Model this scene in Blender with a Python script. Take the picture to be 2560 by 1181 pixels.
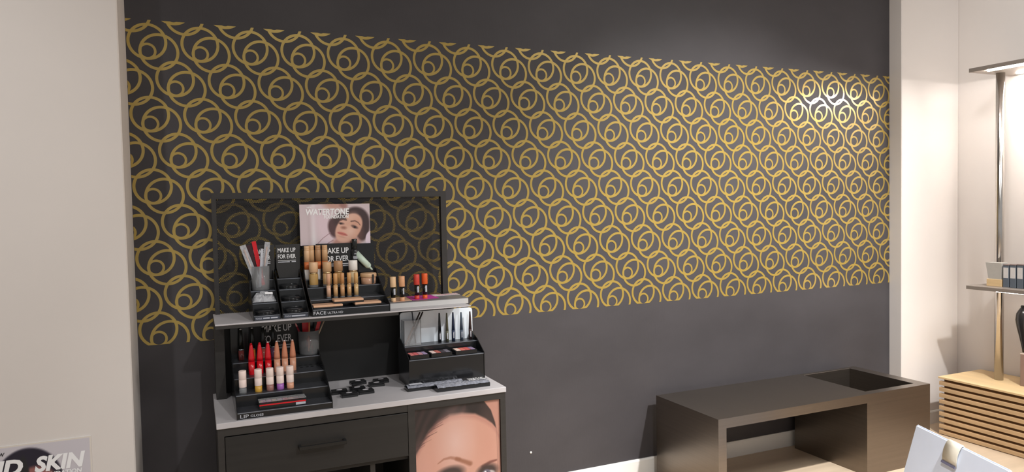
import bpy, bmesh, math, random
import numpy as np
from mathutils import Matrix, Vector, Euler

# ------------------------------------------------------------------ clear
for o in list(bpy.data.objects):
    bpy.data.objects.remove(o)
sc = bpy.context.scene
COL = sc.collection

# ------------------------------------------------------------------ camera (solved from the wall's ring lattice)
IW, IH, FPX = 2560.0, 1181.0, 1807.2129
YAW, PITCH, ROLL = math.radians(23.67456), math.radians(-2.24265), math.radians(-1.17701)
CAM = np.array([0.15432, -3.36717, 1.50531])
_f = np.array([math.sin(YAW) * math.cos(PITCH), math.cos(YAW) * math.cos(PITCH), math.sin(PITCH)])
_r0 = np.array([math.cos(YAW), -math.sin(YAW), 0.0])
_u0 = np.cross(_r0, _f)
_r = math.cos(ROLL) * _r0 + math.sin(ROLL) * _u0
_u = -math.sin(ROLL) * _r0 + math.cos(ROLL) * _u0
cd = bpy.data.cameras.new('camera')
cam = bpy.data.objects.new('camera', cd)
COL.objects.link(cam)
cam.matrix_world = Matrix(((_r[0], _u[0], -_f[0], CAM[0]), (_r[1], _u[1], -_f[1], CAM[1]),
                           (_r[2], _u[2], -_f[2], CAM[2]), (0, 0, 0, 1)))
cd.sensor_fit = 'HORIZONTAL'
cd.sensor_width = 36.0
cd.lens = 36.0 * FPX / IW
cd.clip_start = 0.05
sc.camera = cam

# ------------------------------------------------------------------ world, lamps, exposure
world = bpy.data.worlds.new('shop_ambient')
sc.world = world
world.use_nodes = True
bg = world.node_tree.nodes['Background']
bg.inputs[0].default_value = (1.0, 0.99, 0.975, 1)
bg.inputs[1].default_value = 0.33


def lamp(name, loc, target, energy, size=70, blend=0.6, radius=0.06, color=(1, 0.9, 0.78)):
    l = bpy.data.lights.new(name, 'SPOT')
    l.energy = energy
    l.spot_size = math.radians(size)
    l.spot_blend = blend
    l.shadow_soft_size = radius
    l.color = color
    o = bpy.data.objects.new(name, l)
    COL.objects.link(o)
    o.location = loc
    d = Vector(target) - Vector(loc)
    o.rotation_euler = d.to_track_quat('-Z', 'Y').to_euler()
    return o


def panel(name, loc, energy, sx, sy, color=(1, 0.95, 0.9)):
    """unseen square area lamp facing down, added for soft fill"""
    l = bpy.data.lights.new(name, 'AREA')
    l.shape = 'RECTANGLE'
    l.size = sx
    l.size_y = sy
    l.energy = energy
    l.color = color
    o = bpy.data.objects.new(name, l)
    COL.objects.link(o)
    o.location = loc
    return o


WARM = (1.0, 0.985, 0.965)
panel('fill_panel', (1.0, -3.5, 3.66), 22, 1.2, 1.2, WARM)  # unseen fill lamps, added to soften the frontal light
panel('fill_panel', (3.9, -3.2, 3.66), 60, 1.2, 1.2, WARM)
lamp('unseen_spot', (1.5, -4.3, 3.4), (1.05, -0.2, 0.5), 140, 36, 0.8, color=WARM)
lamp('unseen_spot', (3.2, -2.6, 3.6), (2.95, 0.0, 0.2), 680, 66, 0.9, color=WARM)
lamp('unseen_spot', (2.4, -1.7, 3.55), (4.9, -1.0, 2.5), 150, 56, 0.9, radius=0.3, color=WARM)  # unseen spot, aimed to lift the upper side wall
lamp('unseen_spot', (1.9, -2.2, 3.6), (1.9, -1.7, 0.0), 260, 62, 0.8, color=WARM)  # unseen spot added to brighten the floor
lamp('unseen_spot', (-1.1, -2.9, 3.6), (-1.0, -0.3, 1.2), 112, 60, 0.9, color=WARM)  # unseen spot, shaped to lift the left cream wall alone

vs = sc.view_settings
vs.view_transform = 'Standard'
vs.look = 'None'
vs.gamma = 1.0
vs.use_curve_mapping = False
vs.exposure = 0.42


# ------------------------------------------------------------------ pixel to place (on a known plane)
def at(px, py, X=None, Y=None, Z=None):
    d = _f + _r * (px - IW / 2) / FPX - _u * (py - IH / 2) / FPX
    if X is not None:
        t = (X - CAM[0]) / d[0]
    elif Y is not None:
        t = (Y - CAM[1]) / d[1]
    else:
        t = (Z - CAM[2]) / d[2]
    return Vector(CAM + t * d)


def mpp(P):
    """metres per pixel at the point P"""
    return float((np.array(P) - CAM) @ _f) / FPX


# ------------------------------------------------------------------ materials
def srgb(r, g, b):
    def c(v):
        v /= 255.0
        return v / 12.92 if v <= 0.04045 else ((v + 0.055) / 1.055) ** 2.4
    return (c(r), c(g), c(b), 1.0)


MATS = {}


def mat(name, col, rough=0.5, metal=0.0, spec=0.5, noise=None, bump=None, trans=0.0, ior=1.45, emit=None, alpha=None, coat=0.0):
    if name in MATS:
        return MATS[name]
    m = bpy.data.materials.new(name)
    m.use_nodes = True
    nt = m.node_tree
    b = nt.nodes['Principled BSDF']
    b.inputs['Base Color'].default_value = col
    b.inputs['Roughness'].default_value = rough
    b.inputs['Metallic'].default_value = metal
    b.inputs['Specular IOR Level'].default_value = spec
    b.inputs['Transmission Weight'].default_value = trans
    b.inputs['IOR'].default_value = ior
    b.inputs['Coat Weight'].default_value = coat
    b.inputs['Coat Roughness'].default_value = 0.09
    if alpha is not None:
        b.inputs['Alpha'].default_value = alpha
    if emit:
        b.inputs['Emission Color'].default_value = emit[0]
        b.inputs['Emission Strength'].default_value = emit[1]
    tc = None
    if noise or bump:
        tc = nt.nodes.new('ShaderNodeTexCoord')
    if noise:   # (scale xyz, detail, amount)
        mp = nt.nodes.new('ShaderNodeMapping')
        mp.inputs['Scale'].default_value = noise[0]
        nz = nt.nodes.new('ShaderNodeTexNoise')
        nz.inputs['Scale'].default_value = 1.0
        nz.inputs['Detail'].default_value = noise[1]
        nz.inputs['Roughness'].default_value = 0.6
        mx = nt.nodes.new('ShaderNodeMix')
        mx.data_type = 'RGBA'
        a = noise[2]
        mx.inputs[6].default_value = (col[0] * (1 - a), col[1] * (1 - a), col[2] * (1 - a), 1)
        mx.inputs[7].default_value = (min(1, col[0] * (1 + a)), min(1, col[1] * (1 + a)), min(1, col[2] * (1 + a)), 1)
        rp = nt.nodes.new('ShaderNodeMapRange')
        rp.inputs[1].default_value = 0.3
        rp.inputs[2].default_value = 0.7
        nt.links.new(tc.outputs['Object'], mp.inputs[0])
        nt.links.new(mp.outputs[0], nz.inputs['Vector'])
        nt.links.new(nz.outputs['Fac'], rp.inputs[0])
        nt.links.new(rp.outputs[0], mx.inputs[0])
        nt.links.new(mx.outputs[2], b.inputs['Base Color'])
    if bump:    # (scale xyz, strength)
        mp = nt.nodes.new('ShaderNodeMapping')
        mp.inputs['Scale'].default_value = bump[0]
        nz = nt.nodes.new('ShaderNodeTexNoise')
        nz.inputs['Scale'].default_value = 1.0
        nz.inputs['Detail'].default_value = 4
        bp = nt.nodes.new('ShaderNodeBump')
        bp.inputs['Strength'].default_value = bump[1]
        bp.inputs['Distance'].default_value = 0.002
        nt.links.new(tc.outputs['Object'], mp.inputs[0])
        nt.links.new(mp.outputs[0], nz.inputs['Vector'])
        nt.links.new(nz.outputs['Fac'], bp.inputs['Height'])
        nt.links.new(bp.outputs[0], b.inputs['Normal'])
    MATS[name] = m
    return m


def print_mat(name, rough=0.35):
    """printed paper: colour comes from the print stored on the sheet"""
    m = bpy.data.materials.new(name)
    m.use_nodes = True
    nt = m.node_tree
    b = nt.nodes['Principled BSDF']
    b.inputs['Roughness'].default_value = rough
    a = nt.nodes.new('ShaderNodeAttribute')
    a.attribute_name = 'print'
    nt.links.new(a.outputs['Color'], b.inputs['Base Color'])
    MATS[name] = m
    return m


CHARCOAL = mat('charcoal_wall_paint', (0.056, 0.0515, 0.0555, 1), 0.5, spec=0.34, noise=((1.3, 1.3, 2.1), 6, 0.16), bump=((160, 160, 30), 0.12))
CREAM = mat('cream_wall_paint', srgb(220, 213, 208), 0.7, spec=0.3, noise=((1.2, 1.2, 1.2), 4, 0.025), bump=((120, 120, 120), 0.05))
WHITE = mat('white_trim_paint', srgb(232, 230, 226), 0.4, noise=((3, 3, 3), 3, 0.02))
CEIL = mat('ceiling_paint', srgb(120, 117, 114), 0.8, noise=((2, 2, 2), 3, 0.02))
FLOORM = mat('light_wood_floor', srgb(200, 180, 156), 0.42, noise=((1.2, 14, 1), 6, 0.10), bump=((6, 60, 1), 0.1))
GOLD = mat('gold_vinyl', (0.41, 0.285, 0.06, 1), 0.28, metal=0.3, spec=0.5, noise=((9, 9, 9), 3, 0.06), coat=0.7)
GOLD.node_tree.nodes['Principled BSDF'].inputs['Coat Roughness'].default_value = 0.15
BLACKL = mat('black_laminate', (0.020, 0.0185, 0.0175, 1), 0.5, spec=0.45, noise=((2, 2, 45), 5, 0.16))
BLACKF = mat('black_frame_laminate', (0.030, 0.0275, 0.026, 1), 0.45, noise=((2, 2, 45), 5, 0.12))
GREYL = mat('grey_laminate_top', srgb(190, 187, 190), 0.45, noise=((5, 5, 5), 5, 0.07))
GREYE = mat('grey_laminate_edge', srgb(118, 112, 109), 0.45, noise=((5, 5, 5), 5, 0.05))
ACRYL = mat('black_acrylic', (0.012, 0.0125, 0.014, 1), 0.16, spec=0.6, noise=((4, 4, 4), 2, 0.08))
ACRYLM = mat('lit_tread_acrylic', (0.036, 0.038, 0.045, 1), 0.3, spec=0.6, noise=((4, 4, 4), 2, 0.08))  # bluish grey paints in the light falling on the treads
EDGE = mat('painted_edge_highlight', srgb(112, 116, 124), 0.35, noise=((25, 25, 25), 3, 0.25))  # light grey paints in the highlight along the tread edges
CARD = mat('black_card', (0.012, 0.012, 0.0125, 1), 0.45, noise=((4, 4, 4), 2, 0.08))
CARDG = mat('charcoal_card', (0.026, 0.025, 0.025, 1), 0.5, noise=((4, 4, 4), 2, 0.08))
PERF = mat('perforated_black_metal', (0.012, 0.0115, 0.011, 1), 0.55, noise=((4, 4, 4), 2, 0.08))
BRONZE = mat('brushed_bronze_metal', (0.215, 0.183, 0.155, 1), 0.32, metal=0.92, noise=((1.5, 1.5, 90), 5, 0.06), bump=((3, 3, 220), 0.06))
CHROME = mat('satin_chrome', (0.62, 0.59, 0.56, 1), 0.2, metal=1.0, noise=((5, 5, 60), 3, 0.03))
OAK = mat('oak_slat', srgb(202, 170, 130), 0.5, noise=((30, 3, 30), 6, 0.13))
OAKT = mat('oak_top', srgb(226, 196, 150), 0.45, noise=((22, 2, 22), 6, 0.09))
SHELFM = mat('shelf_grey_metal', srgb(150, 140, 132), 0.4, metal=0.3, noise=((5, 5, 5), 3, 0.04))
INK = mat('white_ink', srgb(246, 246, 248), 0.5, noise=((6, 6, 6), 2, 0.02))
INKG = mat('pale_grey_ink', srgb(190, 192, 200), 0.5, noise=((60, 60, 60), 3, 0.12))
CLEAR = mat('clear_plastic', (0.93, 0.95, 0.97, 1), 0.08, trans=0.84, ior=1.25, noise=((5, 5, 5), 2, 0.01))
WRAP = mat('crinkled_clear_film', (0.75, 0.76, 0.80, 1), 0.16, trans=0.55, ior=1.3, noise=((60, 60, 60), 3, 0.25), bump=((90, 90, 90), 0.9))


def solid(name, r, g, b, rough=0.4, **k):
    return mat(name, srgb(r, g, b), rough, noise=((40, 40, 40), 2, 0.03), **k)


# ------------------------------------------------------------------ mesh collector
class MB:
    def __init__(s):
        s.v = []
        s.f = []
        s.smooth = []

    def add(s, vs_, fs, smooth=False):
        n = len(s.v)
        s.v += [tuple(p) for p in vs_]
        s.f += [tuple(i + n for i in q) for q in fs]
        s.smooth += [smooth] * len(fs)
        return s

    def box(s, x0, x1, y0, y1, z0, z1, bev=0.0):
        if x0 > x1: x0, x1 = x1, x0
        if y0 > y1: y0, y1 = y1, y0
        if z0 > z1: z0, z1 = z1, z0
        if bev <= 0:
            vs_ = [(x, y, z) for z in (z0, z1) for y in (y0, y1) for x in (x0, x1)]
            s.add(vs_, [(0, 2, 3, 1), (4, 5, 7, 6), (0, 1, 5, 4), (1, 3, 7, 5), (3, 2, 6, 7), (2, 0, 4, 6)])
        else:
            b = min(bev, (x1 - x0) * .49, (y1 - y0) * .49, (z1 - z0) * .49)
            bm = bmesh.new()
            bmesh.ops.create_cube(bm, size=1.0)
            for v in bm.verts:
                v.co = Vector(((x0 + x1) / 2 + v.co.x * (x1 - x0), (y0 + y1) / 2 + v.co.y * (y1 - y0), (z0 + z1) / 2 + v.co.z * (z1 - z0)))
            bmesh.ops.bevel(bm, geom=bm.edges[:], offset=b, segments=1, affect='EDGES')
            bm.verts.index_update()
            s.add([v.co for v in bm.verts], [[v.index for v in f.verts] for f in bm.faces])
            bm.free()
        return s

    def lathe(s, prof, n=24, c=(0, 0, 0), cap=True, sx=1.0, sy=1.0):
        """prof: list of (radius, z), bottom to top"""
        vs_, fs = [], []
        for (r, z) in prof:
            for k in range(n):
                a = 2 * math.pi * k / n
                vs_.append((c[0] + sx * r * math.cos(a), c[1] + sy * r * math.sin(a), c[2] + z))
        for i in range(len(prof) - 1):
            for k in range(n):
                k2 = (k + 1) % n
                fs.append((i * n + k, i * n + k2, (i + 1) * n + k2, (i + 1) * n + k))
        s.add(vs_, fs, True)
        if cap:
            m = len(prof) - 1
            base = len(s.v) - len(vs_)
            s.f.append(tuple(base + k for k in reversed(range(n)))); s.smooth.append(False)
            s.f.append(tuple(base + m * n + k for k in range(n))); s.smooth.append(False)
        return s

    def prism(s, poly, axis, a, b):
        """extrude a 2-D polygon along an axis from a to b. axis x: poly=(y,z); y: (x,z); z: (x,y)"""
        n = len(poly)

        def P(p, t):
            return (t, p[0], p[1]) if axis == 'x' else ((p[0], t, p[1]) if axis == 'y' else (p[0], p[1], t))
        vs_ = [P(p, a) for p in poly] + [P(p, b) for p in poly]
        fs = [tuple(range(n)), tuple(range(2 * n - 1, n - 1, -1))]
        for k in range(n):
            fs.append((k, k + n, (k + 1) % n + n, (k + 1) % n))
        return s.add(vs_, fs)

    def rod(s, p0, p1, r0, r1=None, n=10):
        r1 = r0 if r1 is None else r1
        p0, p1 = Vector(p0), Vector(p1)
        d = (p1 - p0).normalized()
        a = d.orthogonal().normalized()
        b = d.cross(a)
        vs_ = []
        for p, r in ((p0, r0), (p1, r1)):
            for k in range(n):
                t = 2 * math.pi * k / n
                vs_.append(p + (a * math.cos(t) + b * math.sin(t)) * r)
        fs = [(k, (k + 1) % n, n + (k + 1) % n, n + k) for k in range(n)]
        s.add(vs_, fs, True)
        base = len(s.v) - 2 * n
        s.f.append(tuple(base + k for k in reversed(range(n)))); s.smooth.append(False)
        s.f.append(tuple(base + n + k for k in range(n))); s.smooth.append(False)
        return s

    def slab(s, p0, p1, w, t, up=(0, -1, 0)):
        """flat bar from p0 to p1 of width w and thickness t; its flat side faces 'up'"""
        p0, p1 = Vector(p0), Vector(p1)
        d = (p1 - p0).normalized()
        n_ = Vector(up)
        n_ = (n_ - d * n_.dot(d)).normalized()
        q = d.cross(n_)
        vs_ = []
        for p in (p0, p1):
            for (i, j) in ((-1, -1), (1, -1), (1, 1), (-1, 1)):
                vs_.append(p + q * (i * w / 2) + n_ * (j * t / 2))
        return s.add(vs_, [(0, 1, 2, 3), (7, 6, 5, 4), (0, 4, 5, 1), (1, 5, 6, 2), (2, 6, 7, 3), (3, 7, 4, 0)])

    def mesh(s, name, m):
        me = bpy.data.meshes.new(name)
        me.from_pydata(s.v, [], s.f)
        me.polygons.foreach_set('use_smooth', s.smooth)
        if m:
            me.materials.append(m)
        me.update()
        bm = bmesh.new()
        bm.from_mesh(me)
        bmesh.ops.recalc_face_normals(bm, faces=bm.faces[:])
        bm.to_mesh(me)
        bm.free()
        return me


def link(name, me, parent=None, loc=(0, 0, 0)):
    o = bpy.data.objects.new(name, me)
    COL.objects.link(o)
    o.location = loc
    if parent:
        o.parent = parent
    return o


def build(mb, name, m, parent=None, origin=None):
    """mesh given in world coordinates; shifted so that it sits right under its parent (or at its own origin)"""
    org = Vector((0, 0, 0))
    if origin is not None:
        org = Vector(origin)
    elif parent is not None:
        p = parent
        while p is not None:
            org = org + Vector(p.location)
            p = p.parent
    mb.v = [(p[0] - org[0], p[1] - org[1], p[2] - org[2]) for p in mb.v]
    o = link(name, mb.mesh(name, m), parent, org if (origin is not None and parent is None) else (0, 0, 0))
    return o


def tag(o, label=None, cat=None, group=None, kind=None):
    if label: o['label'] = label
    if cat: o['category'] = cat
    if group: o['group'] = group
    if kind: o['kind'] = kind
    return o


def thing(name, label, cat, loc, group=None, rot=(0, 0, 0)):
    o = bpy.data.objects.new(name, None)
    o.empty_display_size = 0.02
    COL.objects.link(o)
    o.location = loc
    o.rotation_euler = rot
    return tag(o, label, cat, group)


def structure(name, mb, m):
    xs = [p[0] for p in mb.v]; ys = [p[1] for p in mb.v]; zs = [p[2] for p in mb.v]
    o = build(mb, name, m, origin=((min(xs) + max(xs)) / 2, (min(ys) + max(ys)) / 2, min(zs)))
    o['kind'] = 'structure'
    return o


def text(s, height, m, parent, loc, rot=(math.pi / 2, 0, 0), width=None, bold=0.0, shear=0.0, align='LEFT', depth=0.0004, name='lettering'):
    """letters as flat geometry; loc is the lower left corner (in the parent's space) of the first line"""
    cu = bpy.data.curves.new('letters', 'FONT')
    cu.body = s
    cu.size = 1.0
    cu.offset = bold
    cu.shear = shear
    cu.align_x = align
    cu.resolution_u = 3
    cu.fill_mode = 'FRONT'
    tmp = bpy.data.objects.new('letters', cu)
    COL.objects.link(tmp)
    dg = bpy.context.evaluated_depsgraph_get()
    dg.update()
    me = bpy.data.meshes.new_from_object(tmp.evaluated_get(dg))
    bpy.data.objects.remove(tmp)
    co = np.zeros(len(me.vertices) * 3)
    me.vertices.foreach_get('co', co)
    co = co.reshape(-1, 3)
    lo, hi = co.min(0), co.max(0)
    lines = s.count('\n') + 1
    sy = height / (hi[1] - lo[1])
    sx = sy if width is None else width / (hi[0] - lo[0])
    co[:, 0] = (co[:, 0] - lo[0]) * sx
    co[:, 1] = (co[:, 1] - lo[1]) * sy
    co[:, 2] = depth
    me.vertices.foreach_set('co', co.ravel())
    me.update()
    me.materials.clear()
    me.materials.append(m)
    me.name = name
    o = link(name, me, parent, loc)
    o.rotation_euler = rot
    return o


def painted_sheet(name, w, h, nx, nz, fn, m, thick, parent=None, loc=(0, 0, 0), back=(0.8, 0.8, 0.8)):
    """printed sheet facing -Y; fn(u, v) -> sRGB 0..255 arrays, u right, v up"""
    us = np.linspace(0, 1, nx + 1)
    vs_ = np.linspace(0, 1, nz + 1)
    U_, V_ = np.meshgrid(us, vs_)
    rgb = fn(U_.ravel(), V_.ravel()) / 255.0
    lin = np.where(rgb <= 0.04045, rgb / 12.92, ((rgb + 0.055) / 1.055) ** 2.4)
    verts = [(float(u * w), 0.0, float(v * h)) for u, v in zip(U_.ravel(), V_.ravel())]
    faces = []
    n1 = nx + 1
    for j in range(nz):
        for i in range(nx):
            a = j * n1 + i
            faces.append((a, a + 1, a + 1 + n1, a + n1))
    b = len(verts)
    verts += [(0, 0, 0), (w, 0, 0), (w, 0, h), (0, 0, h), (0, thick, 0), (w, thick, 0), (w, thick, h), (0, thick, h)]
    faces += [(b + 7, b + 6, b + 5, b + 4), (b, b + 4, b + 5, b + 1), (b + 1, b + 5, b + 6, b + 2), (b + 2, b + 6, b + 7, b + 3), (b + 3, b + 7, b + 4, b)]
    me = bpy.data.meshes.new(name)
    me.from_pydata(verts, [], faces)
    ca = me.color_attributes.new('print', 'FLOAT_COLOR', 'POINT')
    cols = np.ones((len(verts), 4))
    cols[:len(lin), :3] = lin
    cols[len(lin):, :3] = back
    ca.data.foreach_set('color', cols.ravel())
    me.materials.append(m)
    me.update()
    return link(name, me, parent, loc)


# ================================================================== THE ROOM
XL, XR, XS = -0.079, 4.352, 4.90           # dark wall from XL to XR, side wall at XS
YL, YR = -0.34, -0.09                       # fronts of the left pillar wall and of the right return
HC = 3.7
structure('floor', MB().box(-4.0, 6.0, -6.0, 0.3, -0.1, 0.0), FLOORM)
structure('ceiling', MB().box(-4.0, 6.0, -6.0, 0.3, HC, HC + 0.1), CEIL)
wall_back = structure('wall_back', MB().box(XL - 0.02, XR + 0.02, 0.0, 0.12, 0.0, HC), CHARCOAL)
structure('wall_left', MB().box(-4.0, XL, YL, 0.2, 0.0, HC, 0.004), CREAM)
structure('wall_back_right', MB().box(XR, XS, YR, 0.2, 0.0, HC, 0.004), CREAM)
structure('wall_right', MB().box(XS, XS + 0.12, -6.0, 0.2, 0.0, HC), CREAM)


def skirt(poly_yz, a, b, axis):
    return MB().prism(poly_yz, axis, a, b)


structure('baseboard_back', MB().prism([(0.0, 0.0), (-0.013, 0.0), (-0.013, 0.084), (-0.008, 0.093), (0.0, 0.093)], 'x', XL, XR), WHITE)
structure('baseboard_back_right', MB().prism([(YR, 0.0), (YR - 0.013, 0.0), (YR - 0.013, 0.078), (YR - 0.008, 0.086), (YR, 0.086)], 'x', XR, XS), WHITE)
structure('baseboard_left', MB().prism([(YL, 0.0), (YL - 0.013, 0.0), (YL - 0.013, 0.084), (YL - 0.008, 0.093), (YL, 0.093)], 'x', -4.0, XL), WHITE)
structure('baseboard_right', MB().prism([(XS, 0.0), (XS - 0.013, 0.0), (XS - 0.013, 0.078), (XS - 0.008, 0.086), (XS, 0.086)], 'y', -6.0, YR - 0.013), WHITE)

# small white screw plug left in the dark wall
pp = at(1327, 1132, Y=0.0)
sp = MB().lathe([(0.006, 0.0), (0.006, 0.002), (0.003, 0.004)], 12)
sp.v = [(p[0] + pp.x, -p[2], p[1] + pp.z) for p in sp.v]
tag(build(sp, 'screw_plug', WHITE, origin=(pp.x, 0, pp.z)), 'tiny white plug in the charcoal wall between cabinet and bench', 'wall plug')

# ------------------------------------------------------------------ gold ring decal
LH = 0.15                     # row spacing
LP = 1.34324 * LH             # column pitch
LZ = 14.566 * LH              # height of row 0
ZTOP, ZBOT = LZ + 0.857 * LH, LZ - 8.165 * LH
decal = thing('wall_decal', 'wide band of interlocking gold ring motifs on the charcoal wall', 'wall decal', (2.1, 0.0, ZBOT))
RINGS = [((0.0, 0.265), 0.468, 0.078, 60), ((0.29, -0.004), 0.474, 0.078, 60), ((0.0, 0.0), 0.195, 0.066, 36)]


def motif_mesh(lift, cx=None, cz=None):
    bm = bmesh.new()
    for k, ((ox, oz), r, w, n) in enumerate(RINGS):
        y = -(0.0005 + 0.00025 * k + lift)
        vi, vo = [], []
        for i in range(n):
            a = 2 * math.pi * i / n
            c, s_ = math.cos(a), math.sin(a)
            vi.append(bm.verts.new(((ox + (r - w / 2) * c) * LH, y, (oz + (r - w / 2) * s_) * LH)))
            vo.append(bm.verts.new(((ox + (r + w / 2) * c) * LH, y, (oz + (r + w / 2) * s_) * LH)))
        for i in range(n):
            j = (i + 1) % n
            bm.faces.new((vi[i], vo[i], vo[j], vi[j])) if False else bm.faces.new((vi[i], vi[j], vo[j], vo[i]))
    if cx is not None:
        for co, no in (((0, 0, ZTOP - cz), (0, 0, 1)), ((0, 0, ZBOT - cz), (0, 0, -1)),
                       ((XR - 0.001 - cx, 0, 0), (1, 0, 0)), ((XL + 0.001 - cx, 0, 0), (-1, 0, 0))):
            g = bm.verts[:] + bm.edges[:] + bm.faces[:]
            bmesh.ops.bisect_plane(bm, geom=g, plane_co=co, plane_no=no, clear_outer=True)
    for f in bm.faces:
        f.normal_update()
        if f.normal.y > 0:
            f.normal_flip()
    me = bpy.data.meshes.new('ring_motif')
    bm.to_mesh(me)
    nf = len(bm.faces)
    bm.free()
    me.materials.append(GOLD)
    return me if nf else None


shared = [motif_mesh(0.00012 * k) for k in range(3)]
for row in range(-1, 9):
    for ci in range(-2, 25):
        cx = (ci + 0.5 * (row % 2)) * LP
        cz = LZ - row * LH
        lo_x, hi_x = cx - 0.52 * LH, cx + 0.82 * LH
        lo_z, hi_z = cz - 0.53 * LH, cz + 0.79 * LH
        if hi_x < XL or lo_x > XR or hi_z < ZBOT or lo_z > ZTOP:
            continue
        lev = (ci + 2 * (row % 2) + row) % 3
        inside = lo_x > XL and hi_x < XR and lo_z > ZBOT and hi_z < ZTOP
        me = shared[lev] if inside else motif_mesh(0.00012 * lev, cx, cz)
        if me is None:
            continue
        link('ring_motif', me, decal, (cx - 2.1, 0, cz - ZBOT))

# ================================================================== MAKE-UP DISPLAY CABINET
CZ, CF, CB = 0.74, -0.547, -0.06          # counter height, front and back
CX0, CX1 = 0.201, 1.349
SZ, SF = 1.08, -0.388                       # upper shelf
SX0, SX1 = 0.212, 1.256
TT = 0.022
cab = thing('display_cabinet', 'black make-up display cabinet with grey counter, raised shelf and perforated back board', 'cabinet', ((CX0 + CX1) / 2, (CF + CB) / 2, 0.0))
FY = CF + 0.006                              # front plane of the carcass
tag(build(MB().box(CX0, CX1, CF, CB, CZ - TT, CZ, 0.0015), 'countertop', GREYL, cab), 'grey laminate countertop')
build(MB().box(CX0 + 0.004, CX0 + 0.026, FY + 0.001, CB, 0.0, CZ - TT), 'side_panel', BLACKF, cab)
build(MB().box(CX1 - 0.026, CX1 - 0.002, FY, CB, 0.0, CZ - TT), 'side_panel', BLACKF, cab)
px0 = at(1023, 1150, Y=FY).x
px1 = at(1039, 1100, Y=FY).x
build(MB().box(px0, px1, FY, CB, 0.0, CZ - TT), 'partition', BLACKF, cab)
build(MB().box(CX0 + 0.026, px0, FY + 0.002, FY + 0.022, CZ - TT - 0.030, CZ - TT), 'top_rail', BLACKF, cab)
build(MB().box(px1, CX1 - 0.026, FY, FY + 0.022, CZ - TT - 0.028, CZ - TT), 'top_rail', BLACKF, cab)
zd = at(1021, 1140.6, Y=FY).z
drawer = build(MB().box(CX0 + 0.028, px0 - 0.002, FY - 0.001, FY + 0.018, zd, CZ - TT - 0.034, 0.0015), 'drawer', BLACKL, cab)
h0, h1 = at(748, 1122, Y=FY - 0.03), at(867, 1106, Y=FY - 0.03)
hz = (h0.z + h1.z) / 2
hb = MB().box(h0.x, h1.x, FY - 0.034, FY - 0.022, hz - 0.008, hz + 0.006, 0.001)
hb.box(h0.x, h0.x + 0.010, FY - 0.024, FY, hz - 0.006, hz + 0.006)
hb.box(h1.x - 0.010, h1.x, FY - 0.024, FY, hz - 0.006, hz + 0.006)
build(hb, 'handle', mat('black_handle_metal', (0.03, 0.03, 0.03, 1), 0.28, metal=0.6, noise=((9, 9, 9), 2, 0.05)), drawer)
dx = at(936, 1165, Y=FY).x
build(MB().box(CX0 + 0.026, px0, FY + 0.02, CB - 0.02, zd - 0.018, zd - 0.001), 'drawer_floor', BLACKL, cab)
build(MB().box(dx - 0.010, dx + 0.010, FY + 0.03, CB - 0.02, 0.08, zd - 0.018), 'divider', BLACKF, cab)
build(MB().box(CX0 + 0.026, px0, FY + 0.02, CB - 0.02, 0.06, 0.08), 'bottom_shelf', BLACKL, cab)
build(MB().box(CX0 + 0.026, CX1 - 0.026, FY + 0.03, FY + 0.05, 0.0, 0.06), 'plinth', BLACKF, cab)
build(MB().box(CX0 + 0.026, CX1 - 0.026, CB - 0.02, CB, 0.06, CZ - TT), 'carcass_back', BLACKL, cab)
build(MB().box(SX0, SX0 + 0.038, -0.18, CB, CZ, SZ - 0.019), 'upright', BLACKF, cab)
build(MB().box(SX1 - 0.030, SX1, -0.12, CB, CZ, SZ - 0.019), 'upright', BLACKF, cab)
build(MB().box(SX0 + 0.038, SX1 - 0.030, CB - 0.018, CB, CZ, SZ - 0.019), 'lower_back_panel', CARD, cab)
tag(build(MB().box(SX0, SX1, SF, CB, SZ - 0.006, SZ, 0.001), 'shelf_top', GREYL, cab), 'grey laminate upper shelf')
build(MB().box(SX0 + 0.001, at(997, 790, Y=SF).x, SF + 0.001, CB, SZ - 0.019, SZ - 0.006), 'shelf_apron', BLACKF, cab)
# framed perforated board above the shelf (the wall rings show through its holes)
BT = 1.592
bl0, bl1 = 0.221, 1.252
fw_ = 0.026
build(MB().box(bl0, bl0 + 0.018, CB - 0.03, CB, SZ, BT), 'frame_post', BLACKF, cab)
build(MB().box(bl1 - fw_, bl1, CB - 0.03, CB, SZ, BT), 'frame_post', BLACKF, cab)
build(MB().box(bl0 + 0.018, bl1 - fw_, CB - 0.03, CB, BT - 0.026, BT), 'frame_rail', BLACKF, cab)


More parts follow.
